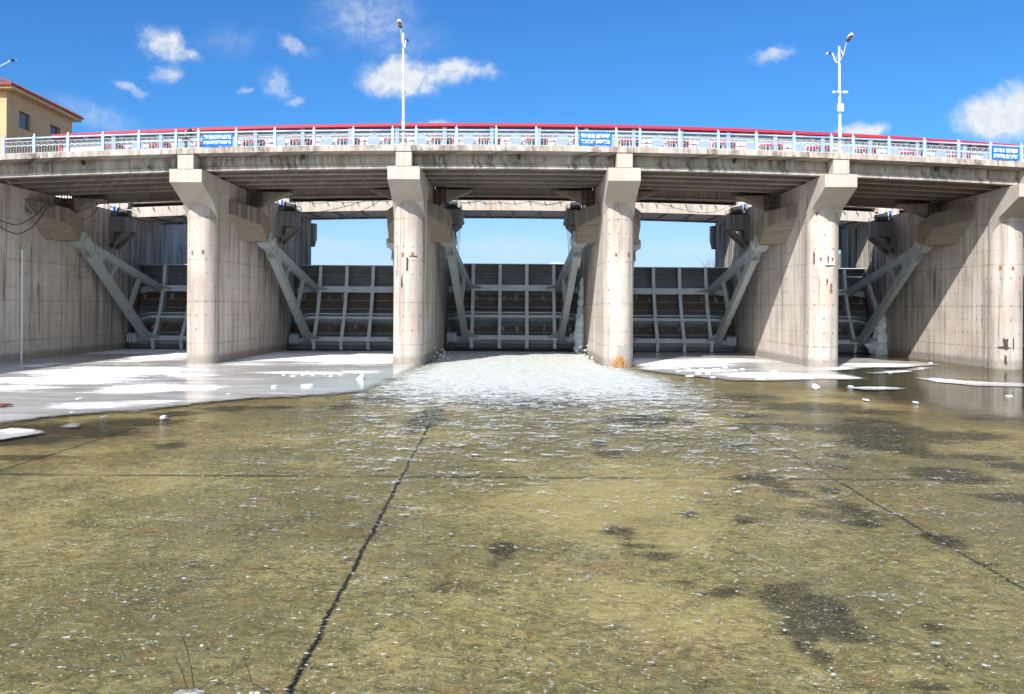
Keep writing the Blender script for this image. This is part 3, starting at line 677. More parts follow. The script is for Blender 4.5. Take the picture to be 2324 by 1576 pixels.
# ------------------------------------------------------------------ service bridge behind (carries the gatehouse)
SB_LAB = ['pale service beam over the leftmost gate', 'pale service beam over the second gate from the left', 'pale service beam over the open gate with foaming water', 'pale service beam right of the open gate, over a closed gate',
          'pale service beam over the gate behind the camera lamp post', 'pale service beam over the gate cut by the right frame edge']
for i in range(6):
    wa, wb_ = (LW if i == 0 else PX[i - 1] + HW) + 0.004, PX[i] - HW - 0.004
    xm = (wa + wb_) / 2
    r = thing('service_bridge', SB_LAB[i], 'service bridge', (xm, 76, 12.38), 'spans of the service bridge')
    xs = span(wa, wb_, 6)
    MB().loft(xs, [(76.0, 12.38), (76.0, 13.25), (76.45, 13.25), (76.45, 12.38)]).build('front_beam', 'beam_concrete', r)
    MB().loft(xs, [(76.455, 12.56), (76.455, 12.8), (83.0, 12.8), (83.0, 12.56)]).build('soffit_slab', 'board_soffit', r)
    MB().loft(xs, [(83.05, 12.42), (83.05, 13.3), (83.5, 13.3), (83.5, 12.42)]).build('rear_beam', 'deck_concrete', r)
    MB().loft(xs, [(76.05, 13.62), (76.05, 14.3), (83.5, 14.3), (83.5, 13.62)]).build('floor_slab', 'deck_concrete', r)
    MB().loft(xs, [(77.2, 12.805), (77.2, 13.615), (77.5, 13.615), (77.5, 12.805)]).build('recess_shade_wall', 'dark_steel', r)  # dark material stands in for shade in the gap above the beam
    for k in range(5):
        x = wa + (wb_ - wa) * (k + 0.5) / 5
        MB().box(x - 0.09, x + 0.09, 76.46, 83.04, 12.46 + cz(x), 12.557 + cz(x)).build('cross_rib', 'dark_steel', r)
    for k in range(9):
        x = wa + (wb_ - wa) * (k + 0.5) / 9
        MB().beam((x, 75.995, 13.2 + cz(x)), (x + 0.13, 75.8, 12.93 + cz(x)), 0.05, 0.05).build('cable_hook', 'dark_steel', r)

# ------------------------------------------------------------------ radial gates
TY, TZ = 65.25, 8.75
def arc(deg, r): return (TY + r * math.cos(R(deg)), TZ - r * math.sin(R(deg)))
def make_gate():
    r = thing('radial_gate', 'gate', 'radial gate', (0, 75.5, 0), 'radial sluice gates')
    A0, A1 = 5.2, 41.2
    angs = [A0 + (A1 - A0) * i / 24 for i in range(25)]
    sk = MB()
    sk.prism([arc(a, 13.5) for a in angs] + [arc(a, 13.56) for a in reversed(angs)], 'x', -5.9, 5.9)
    sk.build('face_plate', 'gate_plate', r)
    def hgirder(a, hf, name, rf=12.6, mat='gate_steel', taper=True):
        g = MB(); h = math.degrees(hf / 12.6) / 2
        xs = [-5.85, -4.35, 4.35, 5.85] if taper else [-5.85, 5.85]
        rr = [13.25, rf, rf, 13.25] if taper else [rf, rf]
        for j in range(len(xs) - 1):
            p = []
            for x, q in ((xs[j], rr[j]), (xs[j + 1], rr[j + 1])):
                for da, dr in ((-h, 0), (h, 0), (h, 0.03), (-h, 0.03)):
                    y, z = arc(a + da, q + dr); p.append((x, y, z))
            g.add(p, [(0, 1, 2, 3), (7, 6, 5, 4), (0, 4, 5, 1), (1, 5, 6, 2), (2, 6, 7, 3), (3, 7, 4, 0)])
            p = []
            for x, q in ((xs[j], rr[j] + 0.03), (xs[j + 1], rr[j + 1] + 0.03)):
                for da, q2 in ((-0.06, q), (0.06, q), (0.06, 13.49), (-0.06, 13.49)):
                    y, z = arc(a + da, q2); p.append((x, y, z))
            g.add(p, [(0, 1, 2, 3), (7, 6, 5, 4), (0, 4, 5, 1), (1, 5, 6, 2), (2, 6, 7, 3), (3, 7, 4, 0)])
        return g.build(name, mat, r)
    hgirder(15.1, 0.56, 'horizontal_girder'); hgirder(27.5, 0.26, 'horizontal_girder'); hgirder(37.4, 0.46, 'horizontal_girder')
    hgirder(25.7, 0.09, 'stiffener', 12.62)
    for a in (8.6, 18.8, 22.3, 33.2):
        hgirder(a, 0.06, 'stringer', 13.2, 'gate_stringer', False)
    MB().prism([arc(A0 - 0.25, 12.65), arc(A0, 12.65), arc(A0, 13.6), arc(A0 - 0.25, 13.6)], 'x', -5.9, 5.9).build('top_plate', 'gate_steel', r)
    MB().prism([arc(A1 - 1.0, 13.2), arc(A1 + 0.1, 13.2), arc(A1 + 0.1, 13.62), arc(A1 - 1.0, 13.62)], 'x', -5.92, 5.92).build('bottom_seal', 'dark_steel', r)
    for x in (-3.62, -1.2, 1.2, 3.62):
        b = MB(); aa = [A0 + (38.6 - A0) * i / 14 for i in range(15)]
        fl = [arc(a, 12.57) for a in aa] + [arc(A1 - 0.6, 13.2), arc(A1 - 0.6, 13.24)] + [arc(a, 12.6) for a in reversed(aa)]
        n = len(fl)
        b.prism(fl, 'x', x - 0.15, x + 0.15)
        wb = [arc(a, 12.61) for a in aa] + [arc(A1 - 0.5, 13.24), arc(A1 - 0.5, 13.49)] + [arc(a, 13.49) for a in reversed(aa)]
        b.prism(wb, 'x', x - 0.02, x + 0.02)
        b.build('vertical_beam', 'gate_steel', r)
    for x in (-5.88, 5.83):
        MB().prism([arc(a, 12.75) for a in angs] + [arc(a, 13.49) for a in reversed(angs)], 'x', x, x + 0.05).build('side_plate', 'gate_plate', r)
    for sg in (-1, 1):
        T0 = Vector((sg * 4.92, TY, TZ))
        def gp(x, a, rr=12.55):
            y, z = arc(a, rr); return Vector((sg * x, y, z))
        U, L = gp(3.95, 15.1), gp(4.15, 37.4)
        m = MB()
        du, dl = (U - T0).normalized(), (L - T0).normalized()
        upv = (du - dl).normalized()
        m.beam(T0 + du * 1.5, U, 0.46, 0.56, up=upv); m.beam(T0 + dl * 1.5, L, 0.50, 0.66, up=upv)
        # gusset web joining both chords near the hinge
        w = Vector((sg * 0.03, 0, 0))
        for q in (-0.16, 0.16):
            o_ = Vector((q, 0, 0))
            pts = [T0 + du * 1.3 + o_, T0 + du * 3.6 + o_, T0 + (du + dl) * 1.55 + o_, T0 + dl * 3.6 + o_, T0 + dl * 1.3 + o_]
            m.add([p - w for p in pts] + [p + w for p in pts], [(0, 1, 2, 3, 4), (9, 8, 7, 6, 5)] + [(i, (i + 1) % 5, 5 + (i + 1) % 5, 5 + i) for i in range(5)])
        ao = m.build('gate_arm', 'arm_steel', r, bevel=0.012)
        for tu, tl in ((0.42, 0.37), (0.72, 0.69)):
            MB().beam(T0.lerp(U, tu), T0.lerp(L, tl), 0.32, 0.30, up=(1, 0, 0)).build('brace', 'arm_steel', ao)
        # end plates with stiffening fins against the girders
        for Q, d_ in ((U, du), (L, dl)):
            f = MB()
            for k in (-0.2, 0.0, 0.2):
                c0 = Q + Vector((k, 0, 0)); s_ = -sg * 0.0
                f.add([c0 - d_ * 0.9 + upv * 0.2, c0 + upv * 0.45 + d_ * 0.02, c0 - upv * 0.5 + d_ * 0.02, c0 - d_ * 0.9 - upv * 0.2,
                       c0 - d_ * 0.9 + upv * 0.2 + Vector((0.03, 0, 0)), c0 + upv * 0.45 + d_ * 0.02 + Vector((0.03, 0, 0)), c0 - upv * 0.5 + d_ * 0.02 + Vector((0.03, 0, 0)), c0 - d_ * 0.9 - upv * 0.2 + Vector((0.03, 0, 0))],
                      [(0, 1, 2, 3), (7, 6, 5, 4), (0, 4, 5, 1), (1, 5, 6, 2), (2, 6, 7, 3), (3, 7, 4, 0)])
            # side gusset spreading towards the middle of the gate
            f.add([Q + Vector((-sg * 0.2, 0, 0)) - d_ * 1.2, Q + Vector((-sg * 1.15, 0.02, 0)), Q + Vector((-sg * 0.2, 0, 0)) + d_ * 0.02,
                   Q + Vector((-sg * 0.2, 0, -0.05)) - d_ * 1.2, Q + Vector((-sg * 1.15, 0.02, -0.05)), Q + Vector((-sg * 0.2, 0, -0.05)) + d_ * 0.02],
                  [(0, 1, 2), (5, 4, 3), (0, 3, 4, 1), (1, 4, 5, 2), (2, 5, 3, 0)])
            f.build('end_gusset', 'arm_steel', ao)
        h = MB()
        h.tube([T0 + Vector((-0.62, 0, 0)), T0 + Vector((0.62, 0, 0))], 0.36, 20)
        h.tube([T0 + Vector((-0.4, 0, 0)), T0 + Vector((0.4, 0, 0))], 0.5, 20)
        bis = (du + dl).normalized()
        h.beam(T0 + bis * 0.2, T0 + bis * 1.45, 0.62, 0.5, up=upv)
        for dd in (du, dl):
            h.beam(T0 + dd * 1.42, T0 + dd * 1.52, 0.7, 0.78, up=upv)
            for k in (-0.26, 0.26):
                h.beam(T0 + dd * 0.3 + Vector((k, 0, 0)), T0 + dd * 1.45 + Vector((k, 0, 0)), 0.04, 0.55, up=upv)
        h.beam(T0 - bis * 0.75, T0 - bis * 0.2, 0.95, 0.9, up=upv)
        h.build('hinge', 'arm_steel', ao, smooth=False)
        # lifting lug and pulley block at the foot of the gate
        y, z = arc(36.6, 12.75); pb = MB()
        pb.box(sg * 5.35 - 0.42, sg * 5.35 + 0.42, y - 0.5, y + 0.1, z - 0.42, z + 0.28)
        for k in (-0.24, 0.0, 0.24):
            pb.tube([(sg * 5.35 + k - 0.05, y - 0.3, z - 0.05), (sg * 5.35 + k + 0.05, y - 0.3, z - 0.05)], 0.44, 16)
        pb.build('pulley_block', 'grille_steel', r)
    return r
BAYS = [(LW, PX[0] - HW)] + [(PX[i] + HW, PX[i + 1] - HW) for i in range(5)]
GATE_LAB = ['closed grey steel gate in the shaded bay beside the left abutment', 'closed grey steel gate behind the wide sheet of white ice, second bay from the left',
            'slightly raised grey steel gate letting out the white foaming water', 'closed grey steel gate in the bay right of the foaming water',
            'closed grey steel gate with frozen leak, behind the camera lamp post pier', 'grey steel gate in the last bay, cut by the right frame edge']
g0 = make_gate()
GATES = []
for i, (a, b_) in enumerate(BAYS):
    g = g0 if i == 0 else copy_tree(g0)
    g.location = ((a + b_) / 2, 75.5, 0.12 if i == 2 else -0.1)
    g.scale = ((b_ - a) / 12.0, 1, 1)
    g['label'] = GATE_LAB[i]
    GATES.append(g)

# ------------------------------------------------------------------ hoists, ropes and caged ladders on every wall face
def make_hoist():
    r = thing('gate_hoist', 'hoist', 'gate hoist', (0, 0, 0), 'winches on the pier ledges')
    fr = MB()
    for x in (-0.8, 0.75):
        fr.beam((x, -0.9, 0), (x, -0.9, 0.42), 0.05, 0.05); fr.beam((x, 0.9, 0), (x, 0.9, 0.42), 0.05, 0.05)
    fr.beam((-0.8, -0.9, 0.42), (-0.8, 0.9, 0.42), 0.04, 0.04)
    for z in (0.2, 0.42):
        fr.beam((-0.8, -0.9, z), (0.75, -0.9, z), 0.04, 0.04); fr.beam((0.75, -0.9, z), (0.75, 0.9, z), 0.04, 0.04)
    for k in range(7): fr.beam((-0.8 + k * 0.26, -0.9, 0), (-0.8 + k * 0.26, -0.9, 0.42), 0.025, 0.025)
    fr.build('guard_frame', 'dark_steel', r)
    MB().box(-0.75, 0.7, -0.7, 0.7, 0.0, 0.16).build('base_frame', 'dark_steel', r)
    d = MB(); d.tube([(-0.55, 0.1, 0.5), (0.35, 0.1, 0.5)], 0.34, 18); d.tube([(-0.6, 0.1, 0.5), (-0.52, 0.1, 0.5)], 0.44, 18); d.tube([(0.3, 0.1, 0.5), (0.38, 0.1, 0.5)], 0.44, 18)
    d.build('rope_drum', 'dark_steel', r)
    m = MB(); m.tube([(-0.35, -0.45, 0.36), (0.1, -0.45, 0.36)], 0.2, 14); m.build('gearbox', 'gate_plate', r)
    MB().hexa([(-0.1, -0.3, 0.75), (0.85, -0.35, 0.62), (0.9, 0.5, 0.66), (-0.1, 0.5, 0.8), (-0.1, -0.3, 0.79), (0.85, -0.35, 0.66), (0.9, 0.5, 0.7), (-0.1, 0.5, 0.84)]).build('cover_sheet', 'sheet_white', r)
    b = MB(); b.tube([(-0.7, -0.55, 0.45), (-0.7, -0.55, 0.95)], 0.12, 12); b.build('motor', 'motor_blue', r)
    return r
h0 = make_hoist()
def make_ladder():
    r = thing('caged_ladder', 'ladder', 'ladder', (0, 0, 0), 'rusty caged ladders')
    m = MB()
    for x in (0.08, 0.5, 0.92):
        for y in (-0.45, 0.0, 0.45): m.beam((x, y, 0), (x, y, 2.35), 0.035, 0.035)
    m.build('cage_bar', 'rusty_bar', r)
    m = MB()
    for k in range(7):
        z = 0.1 + k * 0.37
        m.beam((0.05, -0.47, z), (0.95, -0.47, z), 0.03, 0.03); m.beam((0.05, 0.47, z), (0.95, 0.47, z), 0.03, 0.03)
        m.beam((0.94, -0.47, z), (0.94, 0.47, z), 0.03, 0.03)
    m.build('cage_hoop', 'rusty_bar', r)
    return r
l0 = make_ladder()
BAYN = ['leftmost bay', 'second bay', 'open foaming bay', 'fourth bay from left', 'fifth bay from left', 'bay at right frame edge']
SIDE = ['left', 'right']
first = True
for i, (a, b_) in enumerate(BAYS):
    if i == 5: continue                     # nothing of these shows in the last bay
    for s_, (xw, sg) in enumerate(((a, 1), (b_, -1))):
        dzl = cz(xw + sg * -0.95)
        lab = 'on the %s wall of the %s' % (SIDE[s_], BAYN[i])
        h = h0 if first else copy_tree(h0)
        h.location = (xw + sg * 0.88, 72.98, 12.065 + dzl); h.scale = (sg * 0.9, 0.82, 1)
        h['label'] = 'gate winch with blue motor ' + lab
        l = l0 if first else copy_tree(l0)
        l.location = (xw + sg * 0.0, 65.1 if False else 64.0, 10.75 + dzl * 0.8); l.scale = (sg, 1, 1)
        l['label'] = 'rusty caged ladder ' + lab
        first = False
        # wire ropes from the winch to the pulley block
        zb = 1.55 + (0.3 if i == 2 else 0)
        m = MB()
        sc = (b_ - a) / 12.0; cx = (a + b_) / 2
        xb = cx - sg * 5.35 * sc
        for k in (-0.22, -0.08, 0.08, 0.22):
            m.tube([(xw + sg * 1.25 + k, 74.1, 12.3 + dzl), (xb + k, 75.05, zb)], 0.022, 6)
        tag(m.build('wire_rope', 'cable_black'), 'dark wire ropes ' + lab, 'wire rope', 'hoist ropes of the gates')

# ------------------------------------------------------------------ front railing along the road
RX = [6.7, 76, 152.5, 231.8, 313.7, 397.5, 448.5, 534.3, 621.8, 710.5, 799.7, 889, 942.5, 1034, 1124, 1215, 1306, 1396.3, 1450, 1539.5, 1627.6, 1714, 1799.5, 1884.5, 1933.7, 2015, 2095.6, 2173, 2245.5, 2315.5]
RYD = 54.55
RPX = [(p - CXP) * RYD / F for p in RX]
RPX = [RPX[0] - 1.9] + RPX + [RPX[-1] + 1.95, RPX[-1] + 4.2, RPX[-1] + 6.4]
def rz(x): return 14.032 + cz(x)
rail = thing('bridge_railing', 'pale blue steel railing with silver ball finials along the bridge edge', 'railing', (0, RYD, 14.03))
tr, lr = MB(), MB()
for k, x in enumerate(RPX):
    z = rz(x)
    p = MB(); p.box(x - 0.085, x + 0.085, RYD - 0.085, RYD + 0.085, z, z + 1.13)
    po = p.build('post', 'post_blue', rail, bevel=0.008)
    MB().lathe((x, RYD, z + 1.13), [(0.05, 0), (0.03, 0.03), (0.065, 0.07), (0.06, 0.11), (0.015, 0.17)], 12).build('finial', 'chrome', po, smooth=True)
for k in range(len(RPX) - 1):
    xa, xb = RPX[k] + 0.087, RPX[k + 1] - 0.087
    za, zb = rz(xa), rz(xb)
    tr.tube([(xa, RYD, za + 1.0), (xb, RYD, zb + 1.0)], 0.055, 10)
    lr.tube([(xa, RYD, za + 0.79), (xb, RYD, zb + 0.79)], 0.02, 6); lr.tube([(xa, RYD, za + 0.06), (xb, RYD, zb + 0.06)], 0.025, 6)
    n = max(4, int((xb - xa) / 0.17)); g = MB(); st = (xb - xa) / n
    fz = lambda x: za + (zb - za) * (x - xa) / (xb - xa)
    pts = []
    for j in range(n + 1):
        x = xa + st * j; z = fz(x)
        pts.append((x, RYD - 0.03, z + 0.52 + (0.05 if j % 2 else -0.03)))
        if j in (0, n): continue
        if j % 2: g.tube([(x - st * .5, RYD, z + .78), (x - st * .45, RYD, z + .62), (x - st * .2, RYD, z + .57), (x + st * .2, RYD, z + .57), (x + st * .45, RYD, z + .62), (x + st * .5, RYD, z + .78)], 0.010, 4)
        g.tube([(x, RYD, z + 0.06), (x, RYD, z + (0.79 if j % 2 == 0 else 0.5))], 0.016, 4)
    for (pa_, pb_) in zip(pts[:-1], pts[1:]): g.beam(pa_, pb_, 0.012, 0.05)
    xm = (xa + xb) / 2; zm = fz(xm)
    g.tube([(xm - .12, RYD, zm + .96), (xm - .09, RYD, zm + .86), (xm, RYD, zm + .82), (xm + .09, RYD, zm + .86), (xm + .12, RYD, zm + .96)], 0.010, 4)
    g.build('grille', 'grille_steel', rail)
tr.build('top_rail', 'rail_blue', rail); lr.build('lower_rail', 'grille_steel', rail)

# ------------------------------------------------------------------ gatehouse on the service bridge
HY = 77.4
hx0, hx1 = -40.8, 61.0
xs = span(hx0, hx1, 40)
house = thing('gatehouse', 'long white gatehouse with a red roof edge and red framed windows behind the bridge', 'gatehouse', (8, HY, 14.3))
WZ0, WZ1 = 17.85, 18.9
WX = []
fx_ = hx0 + 1.55
WPITCH = 4.21
W0 = P(897, 320, HY).x
k0 = -9
wins = []
for k in range(-9, 16):
    xc = W0 + k * WPITCH
    if xc - 1 > hx0 + 0.6 and xc + 0.9 < hx1 - 0.5: wins.append(xc)
wallm = MB()
cur = hx0
for xc in wins:
    wallm.sheet(span(cur, xc - 0.95, 2), HY, HY + 0.3, 14.305, 19.88); c_ = cz(xc)
    wallm.box(xc - 0.95, xc + 0.95, HY, HY + 0.3, 14.305 + c_, WZ0 + c_); wallm.box(xc - 0.95, xc + 0.95, HY, HY + 0.3, WZ1 + c_, 19.88 + c_)
    cur = xc + 0.95
wallm.sheet(span(cur, hx1, 3), HY, HY + 0.3, 14.305, 19.88)
wallm.sheet(xs, HY + 5.2, HY + 5.5, 14.305, 19.88)
for xx in (hx0, hx1 - 0.3): wallm.box(xx, xx + 0.3, HY + 0.304, HY + 5.196, 14.305 + cz(xx), 19.87 + cz(xx))
wallm.build('wall', 'house_white', house)
rf = MB(); rf.loft(span(hx0 - 0.25, hx1 + 0.5, 40), [(HY - 0.95, 19.885), (HY - 0.95, 20.14), (HY + 2.7, 20.7), (HY + 6.0, 20.2), (HY + 6.0, 19.885)])
rf.build('roof', 'red_roof', house)
MB().box(hx0 - 0.03, hx0 + 0.36, HY - 0.04, HY - 0.003, 14.305 + cz(hx0), 19.88 + cz(hx0)).build('corner_trim', 'red_roof', house)
MB().sheet(xs, HY - 0.06, HY - 0.003, 19.5, 19.87).build('eave_shade_strip', 'plaque_grey', house)  # grey strip paints the shadow of the eave along the wall top
for xc in wins:
    c_ = cz(xc)
    f = MB()
    f.box(xc - 1.04, xc + 1.04, HY - 0.04, HY + 0.02, WZ1 + c_, WZ1 + 0.16 + c_); f.box(xc - 1.04, xc - 0.92, HY - 0.04, HY + 0.02, WZ0 - .1 + c_, WZ1 - .003 + c_); f.box(xc + 0.92, xc + 1.04, HY - 0.04, HY + 0.02, WZ0 - .1 + c_, WZ1 - .003 + c_)
    wf = f.build('window', 'red_roof', house)
    b = MB()
    b.box(xc - 0.82, xc + 0.82, HY + 0.1, HY + 0.16, WZ1 - 0.1 + c_, WZ1 - .004 + c_)
    for q in (-0.80, -0.42, -0.03, 0.36, 0.74): b.box(xc + q - (0.06 if q == -0.03 else 0.03), xc + q + (0.06 if q == -0.03 else 0.03), HY + 0.1, HY + 0.16, WZ0 + c_, WZ1 - 0.103 + c_)
    b.build('mullion', 'house_white', wf)
    MB().box(xc - 0.948, xc + 0.948, HY + 0.19, HY + 0.21, WZ0 + 0.002 + c_, WZ1 - 0.002 + c_).build('pane', 'window_glass', wf)
# red painted strokes seen beside the round plaques
rng = random.Random(3)
for k, xc in enumerate(wins):
    xd = xc + WPITCH * 0.5; c_ = cz(xd)
    if xd > hx1 - 1: continue
    m = MB(); y0, y1 = HY - 0.03, HY - 0.004
    if k % 3 == 0:
        m.box(xd - 0.75, xd - 0.45, y0, y1, 18.72 + c_, 18.84 + c_); m.prism([(xd - 0.72, 18.12 + c_), (xd - 0.2, 18.12 + c_), (xd - 0.36, 18.64 + c_)], 'y', y0, y1)
    elif k % 3 == 1:
        m.prism([(xd - 0.72, 18.40 + c_), (xd - 0.6, 18.54 + c_), (xd - 0.25, 18.22 + c_), (xd - 0.37, 18.08 + c_)], 'y', y0, y1); m.box(xd - 0.66, xd - 0.54, y0, y1, 18.72 + c_, 18.88 + c_)
    else:
        for q in (0, 0.3, 0.6): m.box(xd - 0.74, xd - 0.5, y0, y1, 18.12 + q + c_, 18.28 + q + c_)
        m.box(xd + 0.4, xd + 0.66, y0, y1, 18.17 + c_, 18.32 + c_)
    m.build('painted_mark', 'red_roof', house)

# second railing in front of the gatehouse windows, on a raised white terrace
terr = MB().sheet(xs, 76.3, HY - 0.07, 14.305, 17.5); terr.build('terrace', 'house_white', house)
tr2 = thing('terrace_railing', 'pale square posts and round grey plaques in front of the gatehouse windows', 'railing', (8, 76.8, 17.5))
for xc in wins:
    x = xc + 0.25 - 0.0024 * xc; c_ = cz(x)
    po = MB().box(x - 0.17, x + 0.17, 76.65, 76.95, 17.505 + c_, 19.68 + c_).build('post', 'plaque_grey', tr2, bevel=0.02)
    MB().box(x - 0.19, x + 0.19, 76.63, 76.97, 19.70 + c_, 19.865 + c_).build('post_cap', 'plaque_grey', po)
    xd = x + WPITCH * 0.5; c_ = cz(xd); d = MB()
    d.tube([(xd, 76.72, 18.72 + c_), (xd, 76.76, 18.72 + c_)], 0.55, 32); d.build('round_plaque', 'plaque_grey', tr2)
    for q in (-1.2, -0.9, 0.9, 1.2):
        MB().beam((xd + q, 76.8, 17.51 + cz(xd + q)), (xd + q, 76.8, 19.2 + cz(xd + q)), 0.03, 0.03).build('baluster', 'grille_steel', tr2)
m = MB(); m.sheet(span(wins[0], wins[-1] + 3, 30), 76.77, 76.83, 19.2, 19.27); m.build('hand_rail', 'grille_steel', tr2)

# ------------------------------------------------------------------ banners
def text_mesh(body, size, name, mat, parent, centre, bold=0.0, width=None, spacing=1.0):
    cu = bpy.data.curves.new(name, 'FONT'); cu.body = body; cu.size = size; cu.align_x = 'CENTER'; cu.align_y = 'CENTER'
    cu.extrude = 0.004; cu.offset = bold; cu.space_line = 0.95; cu.space_character = spacing
    o = bpy.data.objects.new(name, cu); COL.objects.link(o)
    dg = bpy.context.evaluated_depsgraph_get()
    me = bpy.data.meshes.new_from_object(o.evaluated_get(dg)); bpy.data.objects.remove(o)
    xs_ = [v.co.x for v in me.vertices]; k = 1.0
    if width and xs_: k = width / (max(xs_) - min(xs_))
    mid = (max(xs_) + min(xs_)) / 2; ys_ = [v.co.y for v in me.vertices]; my = (max(ys_) + min(ys_)) / 2
    for v in me.vertices: v.co = Vector(((v.co.x - mid) * k, -v.co.z, v.co.y - my))
    me.name = name; me.materials.append(MAT[mat])
    ob = bpy.data.objects.new(name, me); COL.objects.link(ob)
    ob.parent = parent; ob.location = Vector(centre) - parent.location
    return ob
BAN = [((459.5, 302, 528, 332), ['绿水青山就是金山银山', '改善环境就是发展生产力'], 'blue banner with two dense rows of white characters, left of the tall lamp post', 0.90),
       ((1315, 298.5, 1387.5, 331.5), ['节水优先 空间均衡', '系统治理 两手发力'], 'blue banner with two spaced rows of white characters in the middle of the railing', 0.90),
       ((2251, 337, 2313, 373), ['生态补水 利国利民', '打造绿色 生态走廊'], 'blue banner near the right frame edge, tilted with the sloping railing', 0.88)]
for (x0, y0, x1, y1), lines, lab, fw in BAN:
    yb = RYD - 0.12
    A, B_, C_, D_ = P(x0, y0 + (0 if x0 < 2000 else 0), yb), P(x1, y0, yb), P(x1, y1, yb), P(x0, y1, yb)
    sl = cz(B_.x) - cz(A.x)
    zt = rz((A.x + B_.x) / 2) + 0.93; zb = zt - 0.84
    th = thing('slogan_banner', lab, 'banner', ((A.x + B_.x) / 2, yb, zb), 'blue slogan banners on the railing')
    nx, nz = 14, 6; m = MB(); vs = []
    for j in range(nz + 1):
        for i in range(nx + 1):
            u, v = i / nx, j / nz
            vs.append((A.x + (B_.x - A.x) * u, yb + 0.012 * math.sin(u * 9 + v * 3), zb + (zt - zb) * v + sl * (u - 0.5)))
    m.add(vs, [(j * (nx + 1) + i, j * (nx + 1) + i + 1, (j + 1) * (nx + 1) + i + 1, (j + 1) * (nx + 1) + i) for j in range(nz) for i in range(nx)])
    o = m.build('cloth', 'banner_blue', th); md = o.modifiers.new('thick', 'SOLIDIFY'); md.thickness = 0.008
    w = (B_.x - A.x)
    for q, ln in enumerate(lines):
        t_ = text_mesh(ln, 0.3, 'lettering', 'banner_white', th, ((A.x + B_.x) / 2, yb - 0.03, zt - 0.25 - 0.36 * q), 0.014, w * fw)
        hgt = max(v.co.z for v in t_.data.vertices) - min(v.co.z for v in t_.data.vertices)
        kz = 0.27 / hgt
        for v in t_.data.vertices: v.co.z = v.co.z * kz + sl / w * v.co.x

# ------------------------------------------------------------------ street lamps
def lamp_head(mb_w, mb_n, mb_g, c, d, tilt):
    """flat leaf shaped lantern at c pointing along d (unit, horizontal) and tilted up"""
    d = Vector(d); up = Vector((0, 0, 1)); a = (d * math.cos(tilt) + up * math.sin(tilt)).normalized(); n_ = Vector((-d.y, d.x, 0)); b = a.cross(n_) * -1
    if b.z < 0: b = -b
    prof = [(0.0, 0.05), (0.12, 0.09), (0.3, 0.16), (0.5, 0.185), (0.68, 0.16), (0.80, 0.08), (0.83, 0.01)]
    for (mb, lo, hi, t0, t1, kk) in ((mb_n, 0, 3, -0.05, 0.075, 1.0), (mb_w, 2, 7, -0.05, 0.075, 1.0), (mb_g, 2, 6, -0.066, -0.045, 0.72)):
        pr = prof[lo:hi]
        if kk < 1: pr = [(0.32, 0.06), (0.4, 0.11), (0.54, 0.125), (0.66, 0.10), (0.73, 0.04)]
        poly = [(s, w) for s, w in pr] + [(s, -w) for s, w in reversed(pr)]
        k = len(poly)
        vs = [Vector(c) + a * s + n_ * w + b * t0 for s, w in poly] + [Vector(c) + a * s + n_ * w * 0.7 + b * t1 for s, w in poly]
        mb.add(vs, [tuple(range(k)), tuple(range(2 * k - 1, k - 1, -1))] + [(i, (i + 1) % k, k + (i + 1) % k, k + i) for i in range(k)])
def lamp(x, y, base, top, lab, extra=False, lean=0.0, reach=1.05, vis=1):
    r = thing('street_lamp', lab, 'street lamp', (x, y, base), 'street lamps along the bridge')
    L = lambda z: x + lean * (z - base)
    MB().lathe((x, y, base), [(0.34, 0), (0.34, 0.1), (0.2, 0.22), (0.17, 0.3)], 16).build('footing', 'deck_concrete', r)
    MB().tube([(L(base + .2), y, base + 0.2), (L(base + 1.6), y, base + 1.6), (L(base + 1.7), y, base + 1.7), (L(top), y, top)], [0.105, 0.1, 0.085, 0.062], 14).build('pole', 'lamp_white', r, smooth=True)
    za = top - 0.95
    for sg in (-1, 1):
        xa = L(za); am = MB()
        pts = [(xa, y, za), (xa, y + sg * 0.35, za + 0.02), (xa, y + sg * 0.75, za + 0.28), (xa, y + sg * reach, za + 0.72), (xa, y + sg * (reach + 0.22), za + 0.9)]
        am.tube(pts, 0.038, 8)
        am.tube([(xa, y + sg * 0.05, za + 0.6), (xa, y + sg * 0.3, za + 0.62), (xa, y + sg * 0.52, za + 0.36), (xa, y + sg * 0.6, za + 0.2)], 0.02, 6)
        ao = am.build('arm', 'lamp_white', r, smooth=True)
        w_, n_, g_ = MB(), MB(), MB()
        lamp_head(w_, n_, g_, pts[-1], (0, sg, 0), 0.24)
        w_.build('lantern', 'lamp_white', ao); n_.build('lantern_neck', 'navy_paint', ao); g_.build('lantern_glass', 'lamp_glass', ao)
    zc = base + 4.0
    if extra:
        c = MB(); c.tube([(L(zc) - 0.38, y, zc), (L(zc) + 0.3, y, zc)], 0.025, 6); c.build('crossbar', 'lamp_white', r)
        for q, d_ in ((-0.36, -1), (0.26, 1), (-0.1, -0.5)):
            k = MB(); xx = L(zc) + q; zz = zc - 0.02 - (0.09 if q == -0.15 else 0)
            k.beam((xx, y, zz), (xx + 0.12 * d_, y - 0.28, zz - 0.06), 0.12, 0.13); k.beam((xx, y, zz - 0.12), (xx, y, zz), 0.05, 0.05)
            k.build('security_camera', 'lamp_white', r, bevel=0.01)
        zb = base + 2.95; b = MB()
        b.box(L(zb) - 0.19, L(zb) + 0.17, y - 0.24, y - 0.09, zb - 0.24, zb + 0.24); b.build('control_box', 'lamp_white', r, bevel=0.015)
    else:
        b = MB(); zq = base + 3.4; b.box(L(zq) + 0.04, L(zq) + 0.14, y - 0.06, y + 0.06, zq, zq + 0.1); b.build('sensor_box', 'gate_plate', r)
    return r
LP1, LP2 = P(915.5, 330, 54.75), P(1907, 352, 54.75)
